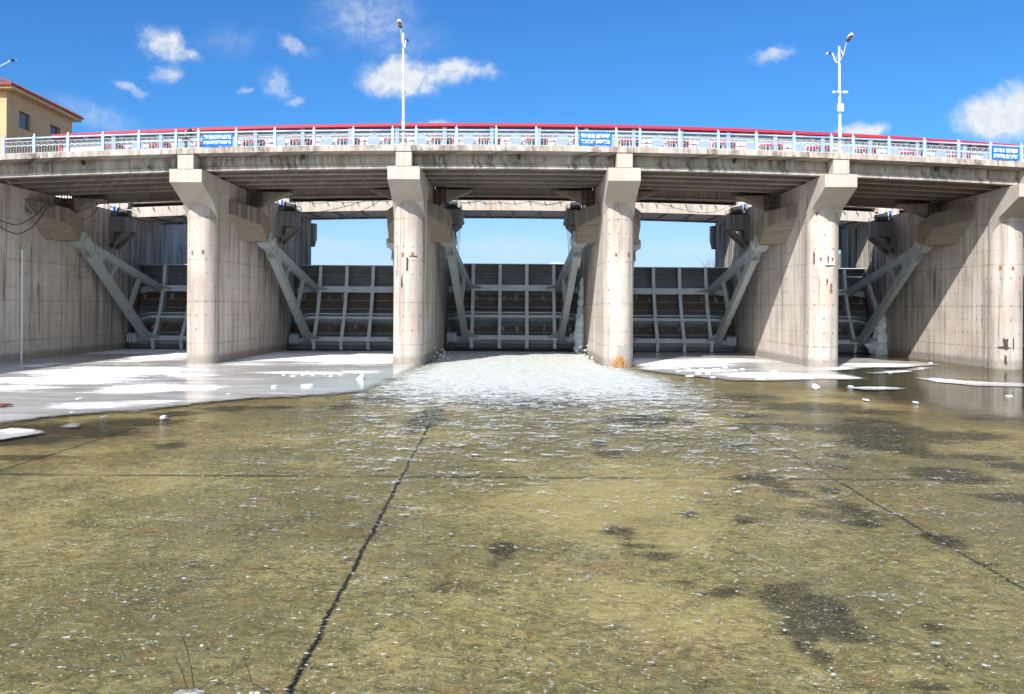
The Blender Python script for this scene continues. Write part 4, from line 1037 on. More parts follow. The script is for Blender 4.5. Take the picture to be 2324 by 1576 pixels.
lamp(LP1.x, 54.75, rz(LP1.x) - 0.02, P(914, 76, 54.75).z, 'plain white double arm street lamp left of the open gate bay', lean=-0.006)
lamp(LP2.x, 54.75, rz(LP2.x) - 0.02, P(1903, 106, 54.75).z, 'white double arm street lamp carrying cameras and a box, towards the right', True, lean=-0.016)
lamp(-33.0, 54.75, rz(-33.0) - 0.02, P(-28, 118, 54.75).z, 'street lamp beyond the left frame edge, only its dark lantern showing', reach=1.5)

# ------------------------------------------------------------------ person on the bridge
def person():
    A = P(421, 336, 56.0); z0 = 14.032 + cz(A.x); x0 = A.x; y0 = 56.0
    r = thing('person', 'stooping person in black hooded coat walking behind the railing', 'person', (x0, y0, z0))
    def skin(name, mat, verts, edges, rad, root=0):
        me = bpy.data.meshes.new(name); me.from_pydata([Vector(v) for v in verts], edges, [])
        o = bpy.data.objects.new(name, me); COL.objects.link(o); me.materials.append(MAT[mat])
        o.modifiers.new('skin', 'SKIN'); s = o.modifiers.new('sub', 'SUBSURF'); s.levels = 1; s.render_levels = 2
        for i, q in enumerate(rad):
            me.skin_vertices[0].data[i].radius = (q, q) if not isinstance(q, tuple) else q
        me.skin_vertices[0].data[root].use_root = True
        o.parent = r
        return o
    # body: hips, chest, neck, head, legs, arms in one surface
    v = [(0.03, 0, 0.86), (0.12, 0, 1.10), (0.24, 0, 1.30), (0.31, 0, 1.40), (0.37, 0, 1.50), (0.39, 0, 1.58),
         (0.06, -0.09, 0.80), (0.06, -0.10, 0.45), (-0.10, -0.10, 0.09), (0.02, -0.11, 0.05),
         (-0.02, 0.09, 0.80), (0.02, 0.10, 0.45), (0.10, 0.10, 0.09), (0.22, 0.10, 0.05),
         (0.20, -0.19, 1.28), (0.14, -0.26, 1.03), (0.30, -0.26, 0.90), (0.36, -0.25, 0.90),
         (0.20, 0.19, 1.28), (0.16, 0.24, 1.02), (0.28, 0.24, 0.83), (0.33, 0.24, 0.76)]
    e = [(0, 1), (1, 2), (2, 3), (3, 4), (4, 5), (0, 6), (6, 7), (7, 8), (8, 9), (0, 10), (10, 11), (11, 12), (12, 13), (2, 14), (14, 15), (15, 16), (16, 17), (2, 18), (18, 19), (19, 20), (20, 21)]
    rd = [0.15, 0.17, 0.17, 0.075, 0.10, 0.085, 0.10, 0.068, 0.05, 0.04, 0.10, 0.068, 0.05, 0.04, 0.075, 0.055, 0.042, 0.04, 0.075, 0.055, 0.042, 0.04]
    skin('body', 'coat_black', v, e, rd)
    # coat with hood worn over the body
    cv = [(0.02, 0, 0.74), (0.06, 0, 0.95), (0.14, 0, 1.15), (0.24, 0, 1.33), (0.33, 0, 1.44), (0.36, 0, 1.55), (0.36, 0, 1.61)]
    skin('hooded_coat', 'coat_black', cv, [(i, i + 1) for i in range(6)], [(0.20, 0.22), (0.21, 0.24), (0.22, 0.27), (0.22, 0.27), (0.15, 0.16), (0.145, 0.15), (0.08, 0.08)])
    f = MB(); f.blob((x0 + 0.465, y0 - 0.02, z0 + 1.50), 0.055, 0.075, 0.09, 0.05, 1.0, 2.0, 2); f.build('face', 'skin', r, smooth=True)
    n_ = MB(); n_.blob((x0 + 0.52, y0 - 0.02, z0 + 1.49), 0.02, 0.018, 0.025, 0.0, 1, 1, 1); n_.build('nose', 'skin', r, smooth=True)
    hd = MB()
    for (hx, hy, hz) in ((0.39, -0.245, 0.90), (0.35, 0.24, 0.715)):
        hd.blob((x0 + hx, y0 + hy, z0 + hz), 0.045, 0.03, 0.05, 0.05, 1, 3, 2)
        for q in range(4): hd.tube([(x0 + hx + 0.02, y0 + hy - 0.025 + q * 0.017, z0 + hz - 0.02), (x0 + hx + 0.05, y0 + hy - 0.025 + q * 0.017, z0 + hz - 0.06), (x0 + hx + 0.03, y0 + hy - 0.022 + q * 0.016, z0 + hz - 0.09)], 0.009, 6)
        hd.tube([(x0 + hx + 0.01, y0 + hy + 0.03, z0 + hz), (x0 + hx + 0.05, y0 + hy + 0.05, z0 + hz - 0.03)], 0.010, 6)
    hd.build('hand', 'skin', r, smooth=True)
    st = MB(); st.beam((x0 + 0.02, y0 - 0.2, z0 + 1.18), (x0 + 0.1, y0 - 0.205, z0 + 1.42), 0.03, 0.05); st.build('reflective_strip', 'lamp_white', r)
    bg = MB(); bg.box(x0 - 0.14, x0 + 0.12, y0 - 0.30, y0 - 0.16, z0 + 0.68, z0 + 0.98)
    tag(bg.build('shoulder_bag', 'coat_black', bevel=0.03), 'black shoulder bag at the hip of the person in the hooded coat', 'bag')
person()

# ------------------------------------------------------------------ tan building on the left
def tan_building():
    x1, y0, y1 = -50.0, 85.0, 99.3; x0 = -72.0
    r = thing('tan_building', 'tan panelled building with dark red hipped roof above the left end of the bridge', 'building', ((x0 + x1) / 2, y0, 10))
    wm = MB(); H = 24.9
    winy = [(87.4, 89.9), (94.0, 96.4)]; z0, z1 = 21.75, 23.5
    skew = lambda y: x1 - (y - y0) * 0.06
    cur = y0
    def seg(ya, yb, za, zb): wm.hexa([(x0, ya, za), (skew(ya), ya, za), (skew(yb), yb, za), (x0, yb, za), (x0, ya, zb), (skew(ya), ya, zb), (skew(yb), yb, zb), (x0, yb, zb)])
    for (a, b) in winy:
        seg(cur, a, 8, H); seg(a, b, 8, z0); seg(a, b, z1, H)
        wm.hexa([(x0, a, z0), (skew(a) - 0.45, a, z0), (skew(b) - 0.45, b, z0), (x0, b, z0), (x0, a, z1), (skew(a) - 0.45, a, z1), (skew(b) - 0.45, b, z1), (x0, b, z1)])
        cur = b
    seg(cur, y1, 8, H)
    wm.build('wall', 'tan_wall', r)
    for (a, b) in winy:
        w_ = MB(); xx = skew((a + b) / 2) - 0.38; w_.box(xx - 0.03, xx, a + 0.08, b - 0.08, z0 + 0.06, z1 - 0.06); pane = w_.build('window', 'window_glass', r)
        f = MB()
        for yy in (a + 0.04, a + 0.75, b - 0.12): f.box(xx - 0.02, xx + 0.05, yy, yy + 0.08, z0 + 0.02, z1 - 0.02)
        f.box(xx - 0.02, xx + 0.05, a + 0.125, a + 0.745, z0 + 0.9, z0 + 0.98); f.build('frame', 'plaque_grey', pane)
    e = 1.0
    MB().hexa([(x0 - 1, y0 - 0.9, H + .003), (x1 + e, y0 - 0.9, H + .003), (x1 + e - 1, y1 + 0.5, H + .003), (x0 - 1, y1 + 0.5, H + .003), (x0 - 1, y0 - 0.9, H + 0.32), (x1 + e, y0 - 0.9, H + 0.32), (x1 + e - 1, y1 + 0.5, H + 0.32), (x0 - 1, y1 + 0.5, H + 0.32)]).build('eave', 'tan_wall', r)
    rm = MB(); zt = H + 0.325
    p = [(x0 - 1.1, y0 - 1.1, zt), (x1 + e + .15, y0 - 1.1, zt), (x1 + e - .8, y1 + 0.6, zt), (x0 - 1.1, y1 + 0.6, zt), (x0 + 8, 93.2, zt + 3.4), (x1 - 7.5, 93.2, zt + 3.4)]
    b0 = [(q[0], q[1], q[2] + 0.16) for q in p[:4]]
    rm.add(p[:4] + b0 + [p[4], p[5]], [(0, 3, 2, 1), (0, 1, 5, 4), (1, 2, 6, 5), (2, 3, 7, 6), (3, 0, 4, 7), (4, 5, 9, 8), (5, 6, 9), (6, 7, 8, 9), (7, 4, 8)])
    ro = rm.build('roof', 'red_tile', r)
    rb = MB()
    for k in range(29):
        yy = y0 - 1.0 + k * 0.55
        xx = x1 + e + .15 - (yy - y0) * 0.052
        rb.beam((xx, yy, zt + 0.2), (xx - 1.2, yy, zt + 0.2 + 0.45), 0.07, 0.1)
    rb.build('roof_rib', 'red_tile', ro)
    MB().beam((x0 - 1.1, y0 - 1.14, zt + 0.1), (x1 + e + .15, y0 - 1.14, zt + 0.1), 0.06, 0.3).build('gutter', 'red_tile', r)
    MB().tube([(skew(y1 - 1) + 0.1, y1 - 1.2, 22.6), (skew(y1 - 1) + 0.5, y1 - 1.4, 22.6)], 0.25, 12).build('flood_light', 'grille_steel', r)
tan_building()

# ------------------------------------------------------------------ cables, hoses and the white pipe
def cable(pts, r_, name, mat, lab, cat, n=6, sm=4):
    pts = [Vector(p) for p in pts]
    out = []
    k = len(pts)
    for i in range(k - 1):
        p0, p1, p2, p3 = pts[max(i - 1, 0)], pts[i], pts[i + 1], pts[min(i + 2, k - 1)]
        for j in range(sm):
            t = j / sm
            out.append(0.5 * ((2 * p1) + (p2 - p0) * t + (2 * p0 - 5 * p1 + 4 * p2 - p3) * t * t + (3 * p1 - p0 - 3 * p2 + p3) * t ** 3))
    out.append(pts[-1])
    return tag(MB().tube(out, r_, n).build(name, mat, smooth=True), lab, cat)
def Z1(x, y): return (x * 0.4443 / 1.7625, (780 + y * 0.4443) / 1.7625)      # first close-up of the left bay
def zp(x, y, d): return P(*Z1(x, y), d)
cable([zp(-60, 190, 56.6), zp(0, 230, 56.8), zp(150, 268, 57.2), zp(300, 200, 58.4), zp(400, 100, 60.0), zp(430, 88, 60.4), zp(490, 108, 61.5)], 0.032, 'hose', 'cable_black', 'upper black hose looping from the left abutment to its trunnion block', 'hose')
cable([zp(-60, 230, 56.6), zp(0, 285, 56.8), zp(150, 352, 57.2), zp(290, 290, 58.2), zp(380, 180, 59.4), zp(430, 110, 60.2), zp(480, 104, 61.2)], 0.032, 'hose', 'cable_black', 'lower black hose sagging in front of the left abutment wall', 'hose')
cable([zp(105, -20, 57.3), zp(140, 110, 57.6), zp(180, 240, 58.0), zp(250, 390, 58.6), zp(330, 520, 60.0), zp(400, 585, 61.0), zp(470, 606, 62.0), zp(560, 590, 63.0), zp(650, 500, 64.0)], 0.026, 'rope', 'rope_grey', 'grey rope hanging in a deep loop on the left abutment wall', 'rope')
cable([zp(40, -160, 55.0), zp(175, 0, 57.4), zp(300, 165, 58.5), zp(430, 310, 60.0), zp(560, 445, 62.0), zp(610, 468, 63.0), zp(660, 466, 63.6)], 0.02, 'rope', 'rope_grey', 'grey rope running slanting from the deck edge down to the left trunnion', 'rope')
a, b_ = P(41.6, 567, 59.0), P(46.6, 811, 59.0)
tag(MB().tube([(LW + 0.09, 59.2, a.z), (LW + 0.09, 59.2, 0.0)], 0.075, 10).build('drain_pipe', 'pipe_white', smooth=True), 'white plastic drain pipe standing on the left abutment wall', 'pipe')
def Z3(x, y): return (1500 + x * .4733) / 1.7625, (480 + y * .4733) / 1.7625
def Z2(x, y): return (600 + x * .4733) / 1.7625, (480 + y * .4733) / 1.7625
def Z4(x, y): return (2400 + x * .4733) / 1.7625, (480 + y * .4733) / 1.7625
def Z1b(x, y): return (x * .4733) / 1.7625, (450 + y * .4733) / 1.7625
def cb(zf, pts, d, r_, lab, mat='cable_black'):
    cable([P(*zf(x, y), d + i * 0.15) for i, (x, y) in enumerate(pts)], r_, 'cable', mat, lab, 'cable')
cb(Z3, [(590, 610), (640, 650), (700, 690), (760, 705), (870, 690), (980, 640), (1065, 582)], 66.8, 0.02, 'black cable sagging under the middle span from the left winch to the deck')
cb(Z3, [(1180, 585), (1260, 610), (1380, 650), (1500, 645), (1620, 625), (1720, 605)], 66.8, 0.026, 'thick black cable sagging under the right half of the middle span')
cb(Z3, [(1185, 590), (1270, 660), (1330, 700), (1420, 722), (1520, 712), (1600, 690)], 67.6, 0.018, 'thin black cable hanging below the thick one in the middle bay')
cb(Z3, [(700, 690), (760, 702), (850, 685), (950, 712), (1060, 700), (1180, 714), (1320, 690), (1450, 715), (1600, 690)], 69.5, 0.02, 'black cable hooked in shallow waves along the middle service beam')
cb(Z2, [(930, 590), (1010, 640), (1100, 720), (1200, 790), (1300, 825), (1440, 838), (1560, 832), (1700, 800), (1850, 740), (2010, 640)], 66.9, 0.022, 'long black cable drooping below the service beam of the second bay')
cb(Z2, [(950, 610), (1060, 680), (1160, 750), (1250, 785), (1400, 782), (1600, 745), (1800, 690), (2020, 600)], 67.1, 0.022, 'black cable crossing the pale service beam of the second bay')
cb(Z2, [(1245, 710), (1310, 690), (1420, 708), (1530, 690), (1680, 700), (1850, 688), (2030, 690)], 69.5, 0.02, 'black cable hooked along the second service beam')
cb(Z4, [(335, 650), (450, 690), (560, 725), (700, 760), (850, 785), (980, 775), (1070, 740)], 67.0, 0.018, 'thin black cable drooping in the bay right of the open gate')
cb(Z4, [(340, 628), (480, 655), (640, 672), (820, 678), (1000, 672), (1150, 655), (1300, 630)], 66.6, 0.02, 'black cable running level under the span right of the open gate')
cb(Z1b, [(800, 705), (900, 770), (1000, 840), (1100, 890), (1230, 918), (1380, 912), (1500, 885), (1570, 860)], 66.8, 0.024, 'black cable drooping across the winch of the leftmost bay')
cb(Z1b, [(805, 700), (820, 760), (815, 820), (780, 870), (720, 895), (660, 905)], 64.8, 0.026, 'black cable loop hanging beside the ladder of the leftmost bay')
cb(Z1b, [(940, 790), (900, 850), (860, 930), (800, 1010), (730, 1070), (690, 1090)], 67.0, 0.03, 'slack grey lead from the leftmost winch down to the trunnion', 'rope_grey')
for q, (x, y0_, y1_) in enumerate(((835, 560, 668), (980, 560, 672))):
    cb(Z4, [(x, y0_), (x, y1_ - 20), (x + 6, y1_), (x + 18, y1_ - 10)], 63.8, 0.028, ['first', 'second'][q] + ' bent iron hook hanging under the span right of the open gate')

# ------------------------------------------------------------------ far things upstream
def pylon():
    r = thing('transmission_tower', 'faint grey lattice transmission tower far beyond the open gate', 'pylon', (32, 620, 5))
    m = MB(); base = P(1272, 690, 620); tz = P(1272, 594, 620).z; x0, x1 = P(1248, 600, 620).x, P(1292, 600, 620).x
    z0, z1 = P(1270, 603, 620).z, P(1270, 596, 620).z; zb = 5.0
    for yy in (618, 622):
        m.beam((x0, yy, z0), (x1, yy, z0), .22, .22); m.beam((x0 + 2, yy, z1), (x1, yy, z1 - 1.5), .22, .22); m.beam((x0, yy, z0), (x0 + 2, yy, z1), .22, .22)
        n = 9
        for k in range(n):
            a_ = x0 + (x1 - x0) * k / n; b2 = x0 + (x1 - x0) * (k + 1) / n
            m.beam((a_, yy, z0), (b2, yy, z1 - 0.4), .15, .15); m.beam((a_, yy, z1 - 0.4), (b2, yy, z0), .15, .15)
    m.build('cross_arm', 'pylon_grey', r)
    m = MB(); xl, xr = x0 + 1, x1 - 1
    for xx in (xl, xl + 4, xr - 4, xr):
        m.beam((xx, 620, zb), (xx, 620, z0), .25, .25)
    for k in range(8):
        za, zc_ = zb + (z0 - zb) * k / 8, zb + (z0 - zb) * (k + 1) / 8
        m.beam((xl, 620, za), (xl + 4, 620, zc_), .15, .15); m.beam((xl + 4, 620, za), (xl, 620, zc_), .15, .15); m.beam((xr, 620, za), (xr - 4, 620, zc_), .15, .15); m.beam((xr - 4, 620, za), (xr, 620, zc_), .15, .15)
    m.build('tower_leg', 'pylon_grey', r)
pylon()
def bare_tree(px, h, d, lab, seed):
    rg = random.Random(seed); b = P(px, 690, d); r = thing('bare_tree', lab, 'tree', (b.x, d, 5.5), 'bare trees beyond the gates')
    tk, cr = MB(), MB()
    def grow(p, dr, ln, rad, lv):
        e = p + dr * ln
        (tk if lv < 2 else cr).tube([p, p.lerp(e, 0.5) + Vector((rg.uniform(-.1, .1), rg.uniform(-.1, .1), 0)) * ln * .3, e], rad, 5, rad * 0.65, caps=False)
        if lv >= 5: return
        for k in range(3 if lv < 4 else 2):
            nd = (dr + Vector((rg.uniform(-.65, .65), rg.uniform(-.65, .65), rg.uniform(-.05, .45)))).normalized()
            grow(p.lerp(e, rg.uniform(0.6, 1.0)), nd, ln * rg.uniform(.62, .82), rad * 0.55, lv + 1)
    grow(Vector((b.x, d, 5.5)), Vector((0, 0, 1)), h * 0.30, h * 0.016, 0)
    tk.build('trunk', 'bark', r); cr.build('crown', 'bark', r)
bare_tree(1612, 15.5, 230, 'faint bare tree above the closed gate right of the foam', 4)
bare_tree(1592, 13.0, 245, 'smaller faint bare tree left of its neighbour beyond the gates', 9)

# ------------------------------------------------------------------ ground, water, ice
def sstep(a, b, x):
    t = max(0.0, min(1.0, (x - a) / (b - a))) if a != b else 0.0
    return t * t * (3 - 2 * t)
# dark weed patches measured on the photograph: centre, half sizes in px, strength
ALG = [(1832, 1378, 78, 52, 1.25), (1905, 1430, 55, 40, 0.8), (1820, 1440, 45, 40, 0.6), (1860, 1490, 40, 30, 0.55), (1905, 1385, 22, 40, 0.6), (1410, 1210, 36, 18, 0.8), (1143, 1250, 28, 22, 0.9), (1130, 1275, 24, 14, 0.5),
       (1700, 1085, 45, 10, 0.8), (1760, 1100, 40, 9, 0.8), (1800, 1120, 50, 10, 0.8), (1880, 1060, 40, 8, 0.7), (1960, 1190, 50, 14, 0.7), (1690, 1180, 40, 9, 0.6), (1560, 1170, 30, 8, 0.6), (1490, 1265, 60, 12, 0.6), (1470, 1240, 70, 8, 0.5), (1640, 1345, 50, 18, 0.6), (1580, 1330, 45, 15, 0.5), (1930, 1160, 60, 28, 0.7), (1850, 1165, 60, 16, 0.55), (1745, 1085, 40, 12, 0.6), (1880, 1115, 30, 14, 0.6),
       (2140, 1228, 46, 16, 1.0), (2155, 1078, 78, 17, 1.15), (1760, 968, 110, 9, 0.95), (1890, 975, 60, 12, 1.0), (1990, 985, 80, 22, 1.1), (2010, 1010, 90, 16, 1.05), (2060, 980, 60, 14, 0.9), (2180, 990, 110, 10, 0.95), (2100, 1000, 90, 9, 0.7),
       (2230, 1040, 70, 9, 0.8), (2300, 1060, 50, 12, 0.8), (2080, 1030, 60, 12, 0.8), (2290, 1130, 70, 12, 0.9), (1970, 958, 90, 10, 0.7), (1830, 925, 130, 14, 0.7), (1700, 905, 100, 12, 0.6), (1960, 935, 90, 9, 0.6), (1905, 1035, 26, 6, 0.8),
       (1450, 955, 95, 13, 1.1), (1380, 980, 36, 7, 0.9), (1360, 1010, 20, 12, 0.7), (1390, 1032, 40, 8, 1.0), (1560, 958, 30, 6, 0.7), (1200, 915, 140, 14, 0.85), (880, 905, 90, 14, 0.85), (960, 960, 36, 26, 1.0), (975, 940, 30, 20, 0.9), (780, 925, 60, 8, 0.6),
       (130, 975, 150, 14, 1.0), (60, 1000, 110, 12, 0.85), (310, 960, 110, 10, 0.9), (230, 985, 90, 8, 0.8), (400, 940, 60, 8, 0.8), (520, 928, 60, 7, 0.8), (620, 925, 50, 5, 0.7), (380, 1012, 40, 12, 0.6), (40, 1040, 90, 8, 0.7), (1660, 1010, 40, 8, 0.6),
       (1700, 945, 70, 8, 0.6), (2250, 950, 90, 10, 0.55), (2130, 1560, 70, 12, 0.6), (1960, 1560, 70, 10, 0.4), (2250, 1290, 40, 30, 0.3), (230, 1130, 120, 30, 0.2), (420, 1310, 160, 50, 0.22), (1300, 1420, 120, 40, 0.22), (900, 1180, 60, 60, 0.2),
       (2120, 1420, 60, 25, 0.4), (560, 1200, 140, 30, 0.25), (1010, 1330, 80, 40, 0.2), (1660, 1560, 90, 14, 0.35)]
BRN = [(1980, 920, 420, 60, 1.0), (2200, 960, 250, 50, 0.9), (250, 985, 350, 45, 0.9), (560, 935, 250, 28, 0.9), (150, 1040, 260, 30, 0.7), (1850, 1110, 200, 70, 0.5), (1600, 860, 120, 30, 0.8), (2250, 1200, 160, 100, 0.5), (1500, 1480, 300, 70, 0.3)]
def field(lst):
    """turn px ellipses into ellipses on the ground with their own centre and half axes"""
    out = []
    for (px, py, a, b, s) in lst:
        c = G(px, py, -0.07); e = G(px + a, py, -0.07); n_ = G(px, py - b, -0.07); f_ = G(px, py + b, -0.07)
        out.append((c.x, (n_.y + f_.y) / 2, max(abs(e.x - c.x), 0.05), max((n_.y - f_.y) / 2, 0.05), s))
    return out
AF, BF = field(ALG), field(BRN)
def fan(y0, y1, ny, nx, xw, pw=1.0):
    """grid rows whose spacing grows with distance from the weir's downstream end"""
    ys = [y0 * (y1 / y0) ** (j / (ny - 1)) for j in range(ny)]
    return ys
def ev(flds, x, y):
    s = 0.0
    for (cx, cy, a, b, k) in flds:
        dx = (x - cx) / a
        if dx > 2.2 or dx < -2.2: continue
        dy = (y - cy) / b
        if dy > 2.2 or dy < -2.2: continue
        s = max(s, k * math.exp(-0.9 * (dx * dx + dy * dy)))
    return s
def grid_sheet(name, mat, ys, nx, xhalf, zf, attrs):
    vs, fs, at = [], [], {k: [] for k in attrs}
    for y in ys:
        hw = xhalf(y)
        for i in range(nx):
            x = -hw + 2 * hw * i / (nx - 1)
            vs.append((x, y, zf(x, y)))
            for k, f_ in attrs.items(): at[k].append(f_(x, y))
    for j in range(len(ys) - 1):
        for i in range(nx - 1):
            fs.append((j * nx + i, j * nx + i + 1, (j + 1) * nx + i + 1, (j + 1) * nx + i))
    me = bpy.data.meshes.new(name); me.from_pydata(vs, [], fs)
    for k in attrs:
        me.attributes.new(k, 'FLOAT', 'POINT').data.foreach_set('value', at[k])
    for p in me.polygons: p.use_smooth = True
    me.materials.append(MAT[mat])
    o = bpy.data.objects.new(name, me); COL.objects.link(o)
    return o
ROWS = [-30.0, -10.0, 0.0, 4.0] + [6.0 * (84.0 / 6.0) ** (j / 260) for j in range(261)]
xh = lambda y: 14 + 0.78 * max(y, 0)
bed = grid_sheet('riverbed', 'apron_bed', ROWS, 300, xh, lambda x, y: -0.07, {'algae': lambda x, y: ev(AF, x, y), 'brown': lambda x, y: ev(BF, x, y)})
tag(bed, 'shallow concrete apron with algae and dark slab joints under clear water', 'riverbed', kind='structure')
def foamf(x, y):
    c = 0.5 + (58 - y) * 0.03
    hw = 6.2 + max(0, 56 - y) * 0.11 if y < 58 else 6.2
    e = abs(x - c) / max(hw, 0.1)
    lat = 1 - sstep(0.55, 1.5, e)
    if y > 29: lg = 0.40 + 0.60 * sstep(29, 50, y)
    else: lg = 0.17 + 0.23 * sstep(9, 29, y)
    base = lg * lat
    far = 0.16 * (1 - sstep(30, 42, y)) * (1 - sstep(0.9, 2.6, e))
    if x < -12 and y > 22: far *= 0.3
    if 58 <= y and abs(x) > 5.9: return 0.0
    return max(base, far)
def calmf(x, y):
    r = sstep(11, 17, x - (52 - y) * 0.12) * sstep(24, 36, y)
    l = sstep(-9, -14, x) * sstep(19, 28, y) * 0.4
    return max(r, l, 0.0)
def stillf(x, y):
    return max(sstep(9, 14, x - (52 - y) * 0.12) * sstep(20, 30, y), sstep(-7, -12, x) * sstep(17, 24, y))
def wz(x, y):
    f_ = foamf(x, y)
    z = 0.004 * noise.noise(Vector((x * 1.3, y * 2.0, 0)))
    if f_ > 0.3:
        z += (f_ - 0.3) * (0.07 * abs(noise.fractal(Vector((x * 0.9, y * 1.1, 3)), 0.8, 2.0, 4)) + 0.05 * noise.noise(Vector((x * 3.1, y * 3.1, 1))))
    if 58 < y < 72 and abs(x) < 6: z += 0.06 * math.exp(-((y - 69) / 3.5) ** 2)
    return z
WROWS = [-30.0, -10.0, 0.0, 4.0] + [6.0 * (80.0 / 6.0) ** (j / 420) for j in range(421)]
water = grid_sheet('water', 'water', WROWS, 360, xh, wz, {'foam': foamf, 'calm': calmf, 'still': stillf})
tag(water, 'clear shallow water running from the open gate, white foam below the gate', 'water', kind='structure')

def ice_sheet(name, outline, lab, snow, milky, z, step):
    """outline in px on the water plane -> jittered outline + interior points, triangulated"""
    pts = [G(px, py).xy for px, py in outline]
    dense = []
    n = len(pts)
    for i in range(n):
        a, b = pts[i], pts[(i + 1) % n]; L = (b - a).length; k = max(2, int(L / step / 0.8))
        for j in range(k):
            t = j / k; p = a.lerp(b, t); nn = Vector((-(b - a).y, (b - a).x)).normalized()
            amp = min(0.28, L * 0.06)
            dense.append(p + nn * amp * noise.fractal(Vector((p.x * 0.9, p.y * 0.9, 2)), 0.9, 2.0, 4))
    m = len(dense); ed = [(i, (i + 1) % m) for i in range(m)]
    xs_ = [p.x for p in dense]; ys_ = [p.y for p in dense]
    inner = []; y = min(ys_)
    while y < max(ys_):
        s = step * (0.6 + y / 60.0); x = min(xs_)
        while x < max(xs_):
            inner.append(Vector((x + random.uniform(-.3, .3) * s, y + random.uniform(-.3, .3) * s))); x += s
        y += s
    co, e_, fc, *_ = delaunay_2d_cdt(dense + inner, ed, [list(range(m))], 1, 1e-5)
    SF, MF = field(snow), field(milky)
    vs = [(p.x, p.y, z + 0.006 * noise.noise(Vector((p.x * .5, p.y * .5, 0)))) for p in co]
    me = bpy.data.meshes.new(name); me.from_pydata(vs, [], [tuple(f) for f in fc])
    me.attributes.new('snow', 'FLOAT', 'POINT').data.foreach_set('value', [ev(SF, p.x, p.y) for p in co])
    me.attributes.new('milky', 'FLOAT', 'POINT').data.foreach_set('value', [ev(MF, p.x, p.y) for p in co])
    W_ = 1.1 if step > 0.4 else 0.35
    def edist(p):
        best = 9.0
        for q in dense:
            dx = q.x - p.x
            if abs(dx) > W_: continue
            dy = (q.y - p.y) * 0.6
            if abs(dy) > W_: continue
            best = min(best, math.hypot(dx, dy))
        return min(1.0, best / W_) if p.y < 57.5 else 1.0
    me.attributes.new('edge', 'FLOAT', 'POINT').data.foreach_set('value', [edist(p) for p in co])
    for p in me.polygons: p.use_smooth = True
    me.materials.append(MAT['ice'])
    bm = bmesh.new(); bm.from_mesh(me); bmesh.ops.recalc_face_normals(bm, faces=bm.faces)
    if sum(f.normal.z for f in bm.faces) < 0: bmesh.ops.reverse_faces(bm, faces=bm.faces)
    bm.to_mesh(me); bm.free()
    o = bpy.data.objects.new(name, me); COL.objects.link(o)
    tag(o, lab, 'ice'); return o
ice_sheet('ice_sheet', [(-140, 985), (0, 968), (98, 952), (234, 940), (324, 938), (375, 930), (469, 917), (586, 907), (664, 905), (742, 899), (840, 891), (885, 872), (930, 848), (958, 832), (1000, 800.5), (970, 797.5), (640, 797), (300, 789), (-40, 787), (-140, 800)],
          'wide grey ice sheet with white snow patches across the two left bays', 
          [(250, 848, 190, 13, 1.0), (120, 868, 200, 13, 0.95), (30, 885, 110, 9, 0.8), (340, 886, 95, 9.5, 1.3), (430, 886, 70, 7, 1.1), (300, 800, 130, 8, 1.0), (380, 812, 70, 10, 1.1), (700, 812, 210, 10, 1.25), (790, 822, 120, 8, 1.1), (640, 818, 90, 6, 0.9), (420, 805, 60, 20, 1.0),
           (430, 856, 80, 5, 0.8), (700, 850, 90, 4, 0.8), (820, 848, 60, 4, 0.7), (230, 925, 130, 8, 0.75), (90, 832, 40, 7, 0.7), (560, 828, 80, 5, 0.5), (340, 918, 60, 5, 0.7), (800, 800, 160, 5, 0.7)],
          [(800, 878, 150, 22, 1.0), (880, 860, 110, 26, 1.0), (650, 885, 100, 14, 0.7)], 0.022, 0.42)
ice_sheet('ice_sheet', [(1430, 840), (1532, 852), (1600, 860), (1668, 867), (1770, 867), (1873, 863), (1950, 865), (1978, 861), (1924, 849), (1905, 843), (1960, 838), (2040, 836), (2130, 828), (2080, 822), (2005, 818), (1950, 812), (1885, 812), (1890, 800), (1750, 799), (1440, 799.5)],
          'grey white ice sheet filling the bay right of the foam',
          [(1480, 826, 60, 10, 1.1), (1560, 828, 100, 9, 1.0), (1650, 822, 110, 6, 0.8), (1600, 845, 70, 5, 0.7), (1740, 856, 110, 7, 1.0), (1850, 858, 110, 5, 0.9), (1930, 842, 60, 6, 1.0), (1990, 832, 90, 5, 0.8), (1500, 840, 60, 4, 0.6)], [(1700, 840, 260, 26, 0.35)], 0.022, 0.42)
ice_sheet('ice_strip', [(1958, 847), (2040, 840), (2090, 834), (2130, 836), (2060, 846), (1990, 850)], 'narrow grey ice tongue in the calm water of the right bay', [(2020, 845, 60, 5, 0.7)], [], 0.02, 0.4)
ice_sheet('ice_strip', [(2066, 858), (2120, 858), (2200, 866), (2330, 871), (2420, 874), (2420, 884), (2330, 880), (2210, 877), (2120, 868)], 'long pale ice strip floating in front of the pier at the right frame edge', [(2200, 869, 140, 5, 0.9)], [], 0.02, 0.4)
ice_sheet('ice_strip', [(1905, 880), (1970, 878), (2040, 880), (2064, 883), (2040, 887), (1960, 887)], 'small thin ice strip floating farthest from the piers on the right', [(1985, 883, 60, 3, 0.8)], [], 0.02, 0.35)
for q, (poly, lab) in enumerate(((([(-60, 985), (20, 972), (75, 973), (112, 982), (60, 992), (10, 1000), (-60, 1006)]), 'broken thin ice plates off the near edge of the left ice sheet'),
                                 (([(128, 968), (160, 960), (190, 962), (180, 972), (145, 975)]), 'small thin ice plate beside the near edge of the left ice sheet'))):
    ice_sheet('ice_plate', poly, lab, [(40, 980, 80, 8, 0.6), (160, 967, 30, 4, 0.6)], [], 0.02, 0.25)

